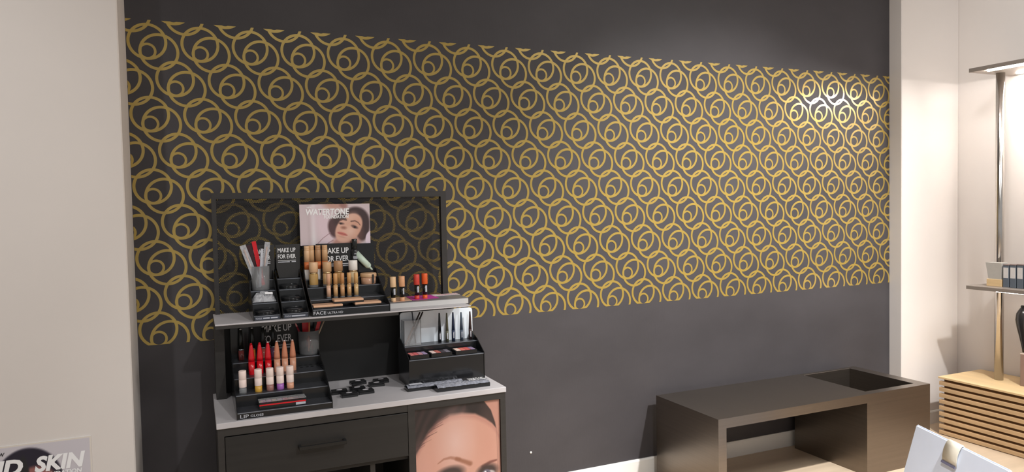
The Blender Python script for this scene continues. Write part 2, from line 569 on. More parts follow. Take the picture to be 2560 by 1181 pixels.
def perforated(x0, x1, z0, z1, y, pitch, hole):
    verts, faces = [], []
    rh = pitch * 0.866
    nrow = int((z1 - z0) / rh)
    rh = (z1 - z0) / nrow
    ncol = int((x1 - x0) / pitch)
    pw = (x1 - x0) / ncol
    oct_ = [(math.cos(math.pi / 8 + k * math.pi / 4), math.sin(math.pi / 8 + k * math.pi / 4)) for k in range(8)]
    for j in range(nrow):
        zc = z0 + (j + 0.5) * rh
        off = 0.5 * pw if j % 2 else 0.0
        if off:
            for a, b_ in ((x0, x0 + off), (x1 - off, x1)):
                n = len(verts)
                verts += [(a, y, zc - rh / 2), (b_, y, zc - rh / 2), (b_, y, zc + rh / 2), (a, y, zc + rh / 2)]
                faces.append((n, n + 1, n + 2, n + 3))
        for i in range(ncol - (1 if off else 0)):
            xc = x0 + off + (i + 0.5) * pw
            n = len(verts)
            for c, s_ in oct_:
                verts.append((xc + hole * c, y, zc + hole * s_))
            hx, hz_ = pw / 2, rh / 2
            verts += [(xc + hx, y, zc + hz_), (xc - hx, y, zc + hz_), (xc - hx, y, zc - hz_), (xc + hx, y, zc - hz_)]
            # corners: 8 NE, 9 NW, 10 SW, 11 SE ; octagon 0..7 from 22.5 deg
            faces += [(n + 0, n + 8, n + 1), (n + 1, n + 8, n + 9, n + 2), (n + 2, n + 9, n + 3), (n + 3, n + 9, n + 10, n + 4),
                      (n + 4, n + 10, n + 5), (n + 5, n + 10, n + 11, n + 6), (n + 6, n + 11, n + 7), (n + 7, n + 11, n + 8, n + 0)]
    me = bpy.data.meshes.new('perforated_panel')
    me.from_pydata(verts, [], faces)
    me.materials.append(PERF)
    return me


ox, oy, oz = cab.location
pm = perforated(bl0 + 0.018 - ox, bl1 - fw_ - ox, SZ - oz, BT - 0.026 - oz, CB - 0.012 - oy, 0.0068, 0.0027)
tag(link('perforated_panel', pm, cab), 'black sheet metal pierced with rows of tiny holes')

# ------------------------------------------------------------------ printed pictures
PRINT = print_mat('glossy_print', 0.3)
PRINT2 = print_mat('satin_print', 0.4)


def ell(u, v, cu, cv, ru, rv, ang=0.0, soft=0.15):
    a = math.radians(ang)
    du, dv = u - cu, v - cv
    x = (du * math.cos(a) + dv * math.sin(a)) / ru
    y = (-du * math.sin(a) + dv * math.cos(a)) / rv
    d = np.sqrt(x * x + y * y)
    return np.clip((1 + soft - d) / (2 * soft), 0, 1)


def seg(u, v, pts, w0, w1=None, soft=0.5):
    """soft stroke through the points"""
    w1 = w0 if w1 is None else w1
    best = np.zeros_like(u)
    n = len(pts) - 1
    for k in range(n):
        (x0, y0), (x1, y1) = pts[k], pts[k + 1]
        dx, dy = x1 - x0, y1 - y0
        L = dx * dx + dy * dy
        t = np.clip(((u - x0) * dx + (v - y0) * dy) / L, 0, 1)
        d = np.hypot(u - x0 - t * dx, v - y0 - t * dy)
        w = w0 + (w1 - w0) * (k + t) / n
        best = np.maximum(best, np.clip((w * (1 + soft) - d) / (2 * w * soft), 0, 1))
    return best


def halfplane(u, v, x0, y0, x1, y1, soft=0.02):
    """1 on the left side of the line p0->p1"""
    dx, dy = x1 - x0, y1 - y0
    L = math.hypot(dx, dy)
    d = ((u - x0) * -dy + (v - y0) * dx) / L
    return np.clip(d / soft * 0.5 + 0.5, 0, 1)


def put(img, m, col):
    m = m[:, None]
    return img * (1 - m) + np.array(col, float)[None, :] * m


def watertone(u, v):
    # drawn in a space where x runs 0..1.74 and y 0..1 upward
    x = u * 1.74
    y = v
    img = np.zeros((len(u), 3)) + np.array([206, 190, 195.])
    img = put(img, np.exp(-((x - 0.33) / 0.06) ** 2) * 0.8, (228, 224, 228))
    img = put(img, np.exp(-((x - 0.22) / 0.04) ** 2) * 0.6, (192, 176, 180))
    img = put(img, ell(x, y, 0.62, 0.45, 0.26, 0.55, 20, 0.5) * 0.7, (228, 205, 216))
    img = put(img, ell(x, y, 0.86, 1.0, 0.26, 0.12, 0, 0.4), (196, 152, 138))
    img = put(img, ell(x, y, 1.08, 0.96, 0.10, 0.07, -20, 0.4) * 0.8, (150, 105, 98))
    # hair
    hair = (62, 44, 46)
    img = put(img, ell(x, y, 1.38, 0.60, 0.34, 0.32, -8, 0.10), hair)
    img = put(img, ell(x, y, 1.55, 0.40, 0.17, 0.33, -6, 0.12), hair)
    img = put(img, ell(x, y, 0.84, 0.42, 0.155, 0.25, 8, 0.18), (84, 58, 60))
    img = put(img, ell(x, y, 0.98, 0.60, 0.17, 0.12, 20, 0.3), (70, 48, 48))
    # neck, face
    img = put(img, ell(x, y, 1.12, 0.03, 0.34, 0.18, 0, 0.2), (190, 140, 128))
    img = put(img, ell(x, y, 1.20, 0.40, 0.41, 0.285, 48, 0.06), (219, 172, 152))
    img = put(img, ell(x, y, 1.34, 0.36, 0.16, 0.30, 12, 0.7) * 0.45, (190, 130, 104))
    img = put(img, ell(x, y, 1.25, 0.32, 0.14, 0.12, 30, 0.8) * 0.7, (234, 200, 184))
    img = put(img, ell(x, y, 1.26, 0.66, 0.14, 0.09, 30, 0.8) * 0.5, (232, 196, 178))
    # brow hair falling on the forehead
    img = put(img, ell(x, y, 1.02, 0.70, 0.13, 0.06, -38, 0.3), hair)
    # brows, eyes, nose, mouth
    img = put(img, seg(x, y, [(1.26, 0.565), (1.36, 0.575), (1.44, 0.53), (1.49, 0.46)], 0.016, 0.008) * 0.85, (88, 58, 52))
    img = put(img, seg(x, y, [(1.00, 0.595), (1.07, 0.625), (1.14, 0.60)], 0.013, 0.018) * 0.8, (92, 62, 56))
    img = put(img, ell(x, y, 1.345, 0.425, 0.085, 0.036, -24, 0.4), (104, 74, 68))
    img = put(img, ell(x, y, 1.35, 0.42, 0.028, 0.026, 0, 0.3), (40, 30, 32))
    img = put(img, ell(x, y, 1.01, 0.52, 0.07, 0.026, -10, 0.4), (108, 78, 72))
    img = put(img, ell(x, y, 1.00, 0.515, 0.024, 0.022, 0, 0.3), (44, 32, 34))
    img = put(img, ell(x, y, 1.07, 0.41, 0.065, 0.035, -8, 0.6) * 0.85, (150, 100, 84))
    img = put(img, ell(x, y, 1.03, 0.262, 0.125, 0.038, -17, 0.25), (202, 118, 108))
    img = put(img, seg(x, y, [(0.92, 0.29), (1.03, 0.265), (1.15, 0.215)], 0.007) * 0.7, (136, 66, 64))
    img = put(img, ell(x, y, 1.02, 0.185, 0.10, 0.02, -17, 0.6) * 0.4, (180, 128, 112))
    # shirt corner and straps
    img = put(img, halfplane(x, y, 1.56, 0.0, 1.74, 0.34, 0.02) * 0 + ell(x, y, 1.80, 0.06, 0.18, 0.26, 12, 0.05), (228, 210, 224))
    img = put(img, seg(x, y, [(0.40, 0.02), (0.55, 0.17), (0.74, 0.30)], 0.008) * 0.8, (150, 112, 122))
    img = put(img, seg(x, y, [(0.62, 0.0), (0.70, 0.06), (0.80, 0.11)], 0.010) * 0.8, (160, 118, 124))
    return np.clip(img, 0, 255)


def bigface(u, v, asp=2.45):
    # x 0..1, y measured downward from the top edge in poster widths
    x = u
    y = (1 - v) * asp
    img = np.zeros((len(u), 3)) + np.array([198, 146, 128.])
    # hair with its hairline and the round outline of the head
    yh = np.interp(x, [0.0, 0.154, 0.267, 0.397, 0.543, 0.704, 0.826, 0.907, 0.955, 1.0], [0.50, 0.262, 0.165, 0.108, 0.104, 0.131, 0.202, 0.268, 0.331, 0.42])
    xo = np.interp(y, [0.0, 0.114, 0.257, 0.339, 0.6, 2.0], [0.818, 0.90, 0.947, 0.962, 0.966, 0.966])
    strand = 0.5 + 0.5 * np.sin(60 * (x * 0.8 + y * 0.55) + 3 * np.sin(9 * x))
    soft = np.interp(x, [0.0, 0.35, 0.55, 1.0], [0.05, 0.06, 0.04, 0.015])
    face = np.clip((y - yh) / soft + 0.5, 0, 1)
    img = put(img, np.clip((xo - x) / 0.008, 0, 1), (46, 40, 41))
    img = put(img, np.clip((xo - x) / 0.008, 0, 1) * strand * 0.35 * (x < 0.6), (92, 66, 66))
    img = put(img, face * np.clip((xo - x) / 0.008, 0, 1), (212, 160, 141))
    img = put(img, np.clip((x - xo) / 0.008, 0, 1), (196, 144, 127))
    img = put(img, np.clip(1 - np.abs(y - yh - 0.03) / 0.05, 0, 1) * 0.35 * face, (160, 104, 98))
    img = put(img, ell(x, y, 0.46, 0.42, 0.15, 0.24, 0, 0.9) * 0.75, (226, 190, 181))
    img = put(img, ell(x, y, 0.86, 0.50, 0.10, 0.36, 0, 0.8) * 0.3, (198, 140, 122))
    img = put(img, ell(x, y, 0.10, 0.72, 0.14, 0.30, 10, 0.8) * 0.4, (220, 164, 152))
    for k in range(14):
        t = k / 13.0
        xa, ya = 0.02 + 0.30 * t, 0.46 - 0.33 * t
        img = put(img, seg(x, y, [(xa - 0.08, ya + 0.03), (xa, ya - 0.02), (xa + 0.09 - 0.03 * math.sin(k * 2.1), ya - 0.06)], 0.008, 0.003) * (0.4 + 0.3 * math.sin(k * 1.7)), (96, 68, 68))
    # brows
    img = put(img, seg(x, y, [(0.25, 0.632), (0.32, 0.592), (0.40, 0.586), (0.50, 0.620)], 0.006, 0.020) * 0.75, (166, 114, 94))
    img = put(img, seg(x, y, [(0.47, 0.612), (0.56, 0.655), (0.63, 0.690)], 0.020, 0.026) * 0.85, (154, 102, 80))
    img = put(img, seg(x, y, [(0.785, 0.752), (0.87, 0.712), (0.95, 0.700)], 0.022, 0.010) * 0.85, (122, 74, 66))
    # eyes
    for (ex, ey, ew, eh) in ((0.385, 0.775, 0.165, 0.085), (0.835, 0.812, 0.125, 0.08)):
        img = put(img, ell(x, y, ex, ey, ew, eh, -6, 0.3) * 0.95, (66, 55, 54))
        img = put(img, ell(x, y, ex, ey + 0.030, ew * 0.74, eh * 0.50, -4, 0.15), (192, 182, 182))
        img = put(img, ell(x, y, ex - 0.01, ey + 0.024, 0.050, 0.048, 0, 0.12), (112, 106, 122))
        img = put(img, ell(x, y, ex - 0.01, ey + 0.026, 0.022, 0.022, 0, 0.15), (28, 26, 32))
        img = put(img, ell(x, y, ex - 0.024, ey + 0.006, 0.013, 0.013, 0, 0.3), (240, 240, 244))
    # nose and mouth (below the picture's edge)
    img = put(img, ell(x, y, 0.62, 1.30, 0.13, 0.07, 0, 0.6) * 0.5, (178, 118, 102))
    img = put(img, ell(x, y, 0.55, 1.31, 0.03, 0.018, 0, 0.4), (110, 66, 60))
    img = put(img, ell(x, y, 0.68, 1.31, 0.03, 0.018, 0, 0.4), (110, 66, 60))
    img = put(img, ell(x, y, 0.60, 1.55, 0.20, 0.075, 0, 0.15), (190, 98, 98))
    img = put(img, seg(x, y, [(0.40, 1.545), (0.60, 1.555), (0.80, 1.545)], 0.008), (112, 46, 52))
    return np.clip(img * 0.9, 0, 255)


def hdskin(u, v):
    w_, h_ = 0.52, 0.60
    x = u * w_
    y = (1 - v) * h_
    img = np.zeros((len(u), 3)) + np.array([203, 198, 205.])
    img = put(img, ell(x, y, 0.322, 0.150, 0.108, 0.134, 0, 0.03), (34, 30, 46))
    img = put(img, ell(x, y, 0.345, 0.20, 0.082, 0.115, 0, 0.06), (150, 96, 92))
    img = put(img, ell(x, y, 0.49, 0.24, 0.05, 0.08, 0, 0.1), (66, 40, 46))
    img = put(img, ell(x, y, 0.308, 0.12, 0.018, 0.075, 0, 0.15), (36, 36, 38))
    edge = np.maximum.reduce([np.clip((0.006 - x) / 0.002, 0, 1), np.clip((x - (w_ - 0.006)) / 0.002, 0, 1), np.clip((0.006 - y) / 0.002, 0, 1), np.clip((y - (h_ - 0.006)) / 0.002, 0, 1)])
    img = put(img, edge, (222, 214, 205))
    return np.clip(img, 0, 255)


# cabinet front picture
pw0 = px1 + 0.001
pw1 = at(1249.5, 1080, Y=FY + 0.008).x
ptop = CZ - TT - 0.030
pz0 = 0.05
po = thing('portrait_poster', 'close-up portrait poster of a dark-haired woman on the cabinet front', 'poster', (pw0, FY + 0.008, pz0))
painted_sheet('printed_sheet', pw1 - pw0, ptop - pz0, 140, 300, lambda u, v: bigface(u, v, (ptop - pz0) / (pw1 - pw0)), PRINT, 0.004, po)

# watertone card on the perforated board
WY = -0.112
wa, wb = at(748, 512, Y=WY), at(923.5, 510, Y=WY)
wc = at(752, 617, Y=WY)
ww, wh = wb.x - wa.x, (wa.z + wb.z) / 2 - (wc.z + at(925, 608, Y=WY).z) / 2
wt = thing('counter_poster', 'pale pink foundation poster with reclining face above the counter display', 'poster', (wa.x, WY, wa.z - wh))
painted_sheet('printed_sheet', ww, wh, 190, 110, watertone, PRINT2, 0.004, wt)
text('WATERTONE', wh * 0.155, INK, wt, (ww * 0.085, -0.0006, wh * 0.735), width=ww * 0.615, bold=0.03, shear=0.12)
text('FOUNDATION', wh * 0.085, INK, wt, (ww * 0.335, -0.0006, wh * 0.645), width=ww * 0.355, bold=0.03, shear=0.12)
text('NEW', wh * 0.04, INK, wt, (ww * 0.10, -0.0006, wh * 0.905), width=ww * 0.07, bold=0.03, shear=0.12)

# poster at the lower left on the cream wall
LY = YL - 0.004
la = at(227, 1090, Y=LY)
hw, hh = 0.52, 0.60
hp = thing('wall_poster', 'foundation advert poster with bold slanted letters on the cream wall', 'poster', (la.x - hw, LY, la.z - hh))
painted_sheet('printed_sheet', hw, hh, 160, 160, hdskin, PRINT2, 0.004, hp)


def on_poster(px, py):
    p = at(px, py, Y=LY)
    return (p.x - (la.x - hw), -0.0006, p.z - (la.z - hh))


q0, q1 = on_poster(90, 1178), on_poster(208, 1163)
text('SKIN', 0.058, INK, hp, (q0[0] - 0.004, -0.0006, (q0[2] + q1[2]) / 2 - 0.006), width=q1[0] - q0[0] + 0.012, bold=0.045, shear=0.22)
q2 = on_poster(56, 1185)
text('HD', 0.058, INK, hp, (q2[0] - 0.115, -0.0006, (q0[2] + q1[2]) / 2 - 0.006), width=0.118, bold=0.045, shear=0.22)
q3 = on_poster(92, 1187)
text('FOUNDATION', 0.016, INK, hp, (q3[0] - 0.002, -0.0006, (q0[2] + q1[2]) / 2 - 0.0255), width=0.142, bold=0.035, shear=0.15)
q4 = on_poster(12, 1142)
text('NEW', 0.013, CARD, hp, (q4[0] - 0.040, -0.0006, q4[2]), width=0.040, bold=0.02, shear=0.2)

# ================================================================== STEPPED DISPLAYS
def stepped(name, label, x0, x1, zb, yb, steps, back_top, side_h=0.012, glint=None, group=None):
    """steps: [(y_front, z)] rising to the back; yb: back plane; back_top: height of the back sheet"""
    t = thing(name, label, 'display stand', ((x0 + x1) / 2, (steps[0][0] + yb) / 2, zb), group)
    th = 0.003
    ys = [s_[0] for s_ in steps] + [yb]
    for k, (y, z) in enumerate(steps):
        tr = build(MB().box(x0 + th, x1 - th, y + 0.0005, ys[k + 1] + th, z - th, z, 0.0007), 'tread', ACRYLM, t)
        build(MB().box(x0 + th, x1 - th, y - 0.001, y + 0.0005, z - th, z + 0.0002), 'edge_highlight', EDGE, tr)  # thin strip carrying the edge highlight as colour
        zlow = zb if k == 0 else steps[k - 1][1]
        build(MB().box(x0 + th, x1 - th, y, y + th, zlow, z - th), 'riser', ACRYL, t)
    prof = [(steps[0][0] - 0.003, zb), (steps[0][0] - 0.003, steps[0][1] + 0.004)]
    for k in range(1, len(steps)):
        prof.append((steps[k][0] - 0.004, steps[k][1] + side_h))
    prof += [(yb - 0.02, steps[-1][1] + side_h * 3), (yb, steps[-1][1] + side_h * 3), (yb, zb)]
    for xa in (x0, x1 - th):
        build(MB().prism(prof, 'x', xa, xa + th), 'side_panel', ACRYL, t)
    if back_top:
        build(MB().box(x0 + th, x1 - th, yb - th, yb, steps[-1][1], back_top), 'back_sheet', ACRYL, t)
    return t


def sign(name, label, x0, x1, y, z0, z1, lines_h, tx0, tx1, tz, m=CARD, taper=0.0, group=None, zup=None):
    """small black card with the two-line brand lettering; tx0..tx1 text width, tz top of text"""
    t = thing(name, label, 'sign', ((x0 + x1) / 2, y, z0), group)
    build(MB().prism([(x0 + taper, z0), (x1 - taper, z0), (x1 - taper * 0.2, z0 + (z1 - z0) * 0.3), (x1, z1), (x0, z1), (x0 + taper * 0.2, z0 + (z1 - z0) * 0.3)], 'y', y, y + 0.003), 'card', m, t)
    cx = (x0 + x1) / 2
    w_ = tx1 - tx0
    text('MAKE UP', lines_h, INK, t, (tx0 - cx, -0.0005, tz - lines_h - z0), width=w_, bold=0.012)
    text('FOR EVER', lines_h, INK, t, (tx0 - cx, -0.0005, tz - 2.45 * lines_h - z0), width=w_, bold=0.012)
    z2 = tz - 2.9 * lines_h - z0
    u_ = MB().box(tx0 - cx, tx1 - cx, -0.0009, -0.0002, z2 - lines_h * 0.05, z2 + lines_h * 0.05)
    link('underline', u_.mesh('underline', INK), t)
    for (u0, u1) in ((0.0, 0.66), (0.76, 1.0)):   # tagline too blurred to read
        link('ink_line', MB().box(tx0 - cx + u0 * w_, tx0 - cx + u1 * w_, -0.0009, -0.0002, z2 - lines_h * 0.46, z2 - lines_h * 0.24).mesh('ink_line', INKG), t)
    return t


# --- lip gloss stand on the counter
LX0, LX1 = 0.272, 0.622
LIPS = [(-0.530, at(827.7, 1005.8, Y=-0.53).z), (-0.440, at(818.3, 964.8, Y=-0.44).z), (-0.350, at(810.6, 925.4, Y=-0.35).z), (-0.235, at(803, 888, Y=-0.235).z)]
lip = stepped('lip_display', 'stepped black acrylic stand for lip products on the counter', LX0, LX1, CZ, -0.125, LIPS, 1.03)
text('LIP', 0.0125, INKG, lip, (LX0 + 0.012 - lip.location.x, -0.532 - lip.location.y, 0.005), width=0.030, bold=0.01)
text('GLOSS', 0.0085, INKG, lip, (LX0 + 0.048 - lip.location.x, -0.532 - lip.location.y, 0.006), width=0.046, bold=0.01)
hol = MB()
for (hx, hy) in ((752, 916), (765, 913), (776, 910.5), (789, 908)):
    c = at(hx, hy, Z=LIPS[2][1] + 0.001)
    hol.lathe([(0.007, -0.002), (0.007, 0.0003)], 14, (c.x, min(-0.255, c.y), LIPS[2][1]))
build(hol, 'peg_hole', mat('hole_black', (0.002, 0.002, 0.002, 1), 0.9, noise=((5, 5, 5), 1, 0.02)), lip)
sy_ = -0.131
s0, s1 = at(640, 800, Y=sy_), at(740, 800, Y=sy_)
a0, a1 = at(656, 817, Y=sy_), at(728, 812, Y=sy_)
sign('lip_sign', 'black brand sign with white lettering behind the lip products', s0.x - 0.03, s1.x + 0.03, sy_ - 0.003, LIPS[3][1] + 0.001, SZ - 0.024, 0.0315, a0.x, a1.x, at(690, 811, Y=sy_).z)

# --- face stand on the upper shelf
FX0, FX1 = 0.578, 0.897
FACES = [(-0.376, at(973.7, 761.8, Y=-0.376).z), (-0.286, at(960, 739, Y=-0.286).z), (-0.212, at(953.4, 710, Y=-0.212).z), (-0.155, at(945, 690, Y=-0.155).z)]
face = stepped('face_display', 'stepped black acrylic stand for foundations on the upper shelf', FX0, FX1, SZ, -0.118, FACES, at(830, 606, Y=-0.118).z - 0.01)
text('FACE', 0.0135, INKG, face, (FX0 + 0.004 - face.location.x, -0.378 - face.location.y, 0.007), width=0.050, bold=0.012)
text('ULTRA HD', 0.0095, INKG, face, (FX0 + 0.060 - face.location.x, -0.378 - face.location.y, 0.007), width=0.062, bold=0.012)
sy_ = -0.1235
a0, a1 = at(807, 625, Y=sy_), at(871, 620, Y=sy_)
sign('face_sign', 'black brand sign with white lettering behind the foundation bottles', a0.x - 0.03, a1.x + 0.02, sy_ - 0.002, FACES[3][1] + 0.001, at(830, 609, Y=sy_).z, 0.0245, a0.x, a1.x, at(840, 620, Y=sy_).z)

# --- two narrow tool stands
T1X0, T1X1 = 0.352, 0.455
T2X0, T2X1 = 0.463, 0.566
T2S = [(-0.362, at(706, 786, Y=-0.362).z), (-0.285, at(701, 755.7, Y=-0.285).z), (-0.215, at(699, 725, Y=-0.215).z), (-0.150, at(694, 698, Y=-0.15).z)]
T1S = [(-0.366, T2S[0][1]), (-0.285, T2S[1][1]), (-0.215, T2S[2][1]), (-0.150, T2S[3][1])]
tl = []
for nm, lb, x0, x1, S in (('tool_display', 'narrow black stand under the crumpled pouch, at the shelf end', T1X0, T1X1, T1S),
                          ('tool_display', 'narrow black stand of dark compacts beside the foundation stand', T2X0, T2X1, T2S)):
    t = stepped(nm, lb, x0, x1, SZ, -0.105, S, None)
    tl.append(t)
    st = build(MB().box(x0 + 0.006, x1 - 0.004, S[0][0] - 0.0035, S[0][0] - 0.001, SZ + 0.003, SZ + 0.014), 'label_strip', mat('grey_label_strip', srgb(70, 74, 86), 0.4, noise=((30, 30, 30), 2, 0.06)), t)
for t_, x0_, yf_, bars in ((tl[0], T1X0, -0.3702, ((0.037, 0.062), (0.066, 0.092))), (tl[1], T2X0, -0.3662, ((0.035, 0.088),))):
    text('TOOLS', 0.0065, INKG, t_, (x0_ + 0.009 - t_.location.x, yf_ - t_.location.y, 0.0055), width=0.023, bold=0.01)
    for (u0, u1) in bars:   # small words too blurred to read: a band of ink
        link('ink_line', MB().box(x0_ + u0 - t_.location.x, x0_ + u1 - t_.location.x, yf_ - t_.location.y - 0.0004, yf_ - t_.location.y, 0.0065, 0.0110).mesh('ink_line', INKG), t_)
sy_ = -0.1205
c0, c1 = at(688, 612, Y=sy_), at(749.5, 611, Y=sy_)
a0, a1 = at(694, 623, Y=sy_), at(738.5, 620, Y=sy_)
sign('tool_sign', 'charcoal brand sign standing on the stand of dark compacts', c0.x, c1.x, sy_, T2S[3][1] + 0.001, (c0.z + c1.z) / 2, 0.0185, a0.x, a1.x, (a0.z + a1.z) / 2 + 0.002, m=CARDG, taper=0.012)
c0, c1 = at(628, 614, Y=sy_), at(686, 612, Y=sy_)
a0, a1 = at(633, 626, Y=sy_), at(675, 625, Y=sy_)
sign('tool_sign', 'charcoal brand sign half hidden behind the cup of brush packets', c0.x, c1.x, sy_, T1S[3][1] + 0.001, (c0.z + c1.z) / 2, 0.0185, a0.x, a1.x, (a0.z + a1.z) / 2 + 0.002, m=CARDG, taper=0.012)

# --- eye stand on the right of the counter
EX0, EX1 = at(1022, 915, Y=-0.365).x, at(1211, 895, Y=-0.365).x
EYES = [(-0.365, at(1209, 882.7, Y=-0.365).z), (-0.275, at(1192, 851, Y=-0.275).z)]
eye = stepped('eye_display', 'black acrylic stand with pale blue back sheet for eye make-up', EX0, EX1, CZ, -0.195, EYES, None)
PALE = mat('pale_blue_acrylic', srgb(232, 241, 250), 0.4, noise=((3, 3, 3), 2, 0.02))
ea, eb = at(999, 781, Y=-0.202), at(1179.5, 770, Y=-0.202)
zt_ = (ea.z + eb.z) / 2
rr = 0.012
poly = [(EX0 + 0.004, EYES[1][1]), (eb.x, EYES[1][1]), (eb.x, zt_ - rr), (eb.x - rr * .3, zt_ - rr * .3), (eb.x - rr, zt_), (ea.x + rr, zt_), (ea.x + rr * .3, zt_ - rr * .3), (ea.x, zt_ - rr), (ea.x, EYES[1][1])]
tag(build(MB().prism(poly[1:], 'y', -0.205, -0.201), 'back_sheet', PALE, eye), 'pale blue rounded back sheet')

# --- grey riser block
RZ = at(1170.8, 744.3, Y=-0.32).z
RX0, RX1 = at(975.4, 768, Y=-0.32).x, at(1170.8, 750, Y=-0.32).x
riser = thing('riser_block', 'pale grey riser block on the right end of the upper shelf', 'riser', ((RX0 + RX1) / 2, -0.24, SZ))
GREYF = mat('pale_grey_riser_edge', srgb(196, 194, 192), 0.4, noise=((6, 6, 6), 3, 0.03))
build(MB().box(RX0, RX1, -0.32, -0.125, SZ, RZ - 0.003, 0.0012), 'block', GREYF, riser)
build(MB().box(RX0 + 0.001, RX1 - 0.001, -0.319, -0.126, RZ - 0.003, RZ), 'top_sheet', mat('grey_riser_top', srgb(120, 118, 120), 0.35, noise=((6, 6, 6), 3, 0.04)), riser)
lf = MB()


def leaflet(name, label, pts, m, h):
    P = [at(x, y, Z=RZ) for x, y in pts]
    P = [(min(max(p.x, RX0 + 0.004), RX1 - 0.004), min(max(p.y, -0.316), -0.130)) for p in P]
    c = (sum(p[0] for p in P) / len(P), sum(p[1] for p in P) / len(P))
    o = build(MB().prism(P, 'z', RZ + h - 0.0008, RZ + h), name, m, origin=(c[0], c[1], RZ))
    return tag(o, label, 'leaflet')


leaflet('leaflet', 'peach printed leaflet under the two beige sticks', [(983, 756), (1030, 752), (1014, 743), (982, 745)], solid('peach_paper', 232, 190, 160), 0.001)
leaflet('leaflet', 'magenta printed leaflet under the red and orange sticks', [(1031, 752), (1098, 746), (1080, 738), (1015, 743)], solid('magenta_paper', 206, 70, 170), 0.0018)


def redprint(u, v):
    img = np.zeros((len(u), 3)) + np.array([238, 226, 230.])
    rnd = np.sin(u * 37 + 3 * np.sin(v * 19)) * np.sin(v * 23 + 2 * np.sin(u * 11))
    img = put(img, np.clip((rnd - 0.25) * 4, 0, 1) * (u > 0.2), (206, 62, 84))
    img = put(img, np.clip((-rnd - 0.55) * 4, 0, 1) * (u > 0.3), (70, 40, 48))
    return img


P0, P1 = at(1080, 741, Z=RZ), at(1141, 735, Z=RZ)
ws = thing('leaflet', 'white leaflet with red print on the riser block', 'leaflet', (P0.x + 0.005, -0.20, RZ))
s_ = painted_sheet('printed_sheet', 0.125, 0.062, 50, 26, redprint, PRINT2, 0.001, ws, (0, 0, 0.0032))
s_.rotation_euler = (-math.pi / 2 + 0.0, 0, 0.0)
s_.location = (0, 0.0, 0.0022)

# ================================================================== PRODUCTS
def tube_thing(name, label, cat, x, y, z, parts, group=None, rot=(0, 0, 0)):
    """parts: [(part name, profile [(r,z)...], material)]"""
    t = thing(name, label, cat, (x, y, z), group, rot)
    for pn, prof, m in parts:
        key = (pn, tuple(prof), m.name)
        if key not in CACHE:
            CACHE[key] = MB().lathe(prof, 20).mesh(pn, m)
        link(pn, CACHE[key], t)
    return t


CACHE = {}


def stand_on(px, pt, Y, Z):
    """place of a standing item: x from its pixel, height from its top pixel"""
    g = at(px, 900, Y=Y)
    # solve x at the tier's height (verticals lean slightly)
    lo = at(px, pt, Y=Y)
    return lo.x, lo.z - Z


# lip balms, front row of the lip stand
PINK = solid('pale_pink_plastic', 236, 216, 208, 0.4)
yb_ = -0.405
zb_ = LIPS[1][1]
for (px, pt, cn, cc, lb) in ((605.5, 921.6, 'clear', (150, 150, 148), 'pale pink lip tube with clear grey base, first of the front row'),
                             (644.5, 917, 'yellow', (205, 158, 62), 'pale pink lip tube with golden yellow base'),
                             (673.7, 914.4, 'mauve', (150, 106, 100), 'pale pink lip tube with mauve brown base'),
                             (699.2, 911.8, 'violet', (160, 100, 178), 'pale pink lip tube with violet base'),
                             (724, 910, 'tan', (214, 156, 126), 'pale pink lip tube with tan base')):
    x, h = stand_on(px, pt, yb_, zb_)
    r = 9.0 * mpp((x, yb_, zb_))
    h = 0.088
    x, _ = stand_on(px, pt, yb_, zb_)
    m = CLEAR if cn == 'clear' else solid('lip_' + cn, *cc, 0.3)
    tube_thing('lip_tube', lb, 'lip tube', x, yb_, zb_, [
        ('base', [(r * .93, 0), (r * .96, 0.001), (r * .96, 0.024)], m),
        ('cap', [(r * .99, 0.024), (r, 0.025), (r, h * .60), (r * .985, h * .603), (r * .985, h * .61), (r, h * .613), (r, h - .0015), (r * .93, h)], PINK)], 'lip tubes in the front row')

# bullet shaped crayons
RED = solid('red_lacquer', 200, 16, 30, 0.25, coat=0.3)
TAN = solid('tan_lacquer', 196, 128, 98, 0.3)
TANB = solid('tan_band', 206, 150, 122, 0.3)
yb_ = -0.292
zb_ = LIPS[2][1]
TIP = solid('pale_tip', 240, 214, 208, 0.3)
for k, (px, pt, m, lb) in enumerate(((627, 851.6, RED, 'red bullet-shaped lip crayon nearest the stand\'s end'), (648, 849.4, RED, 'middle one of the red bullet-shaped lip crayons'),
                                     (668.7, 848, RED, 'red bullet-shaped lip crayon with white tip'), (691, 849, TAN, 'tan bullet-shaped lip crayon next to the red crayons'),
                                     (710.5, 848.6, TAN, 'middle one of the tan bullet-shaped lip crayons'), (730.5, 847, TAN, 'tan bullet-shaped lip crayon nearest the clear cup'))):
    x, h = stand_on(px, pt, yb_, zb_)
    h = 0.128
    r = 7.6 * mpp((x, yb_, zb_))
    mid = RED if m is RED else TANB
    tip = m if k in (0, 1) else TIP
    tube_thing('lip_crayon', lb, 'lip crayon', x, yb_, zb_, [
        ('barrel', [(r * .96, 0), (r, .001), (r, h * .42)], mid),
        ('cap', [(r, h * .42), (r * .97, h * .52), (r * .78, h * .72), (r * .52, h * .9), (r * .36, h * .965)], m),
        ('tip', [(r * .36, h * .965), (r * .32, h * .985), (r * .2, h)], tip)], 'bullet lip crayons')

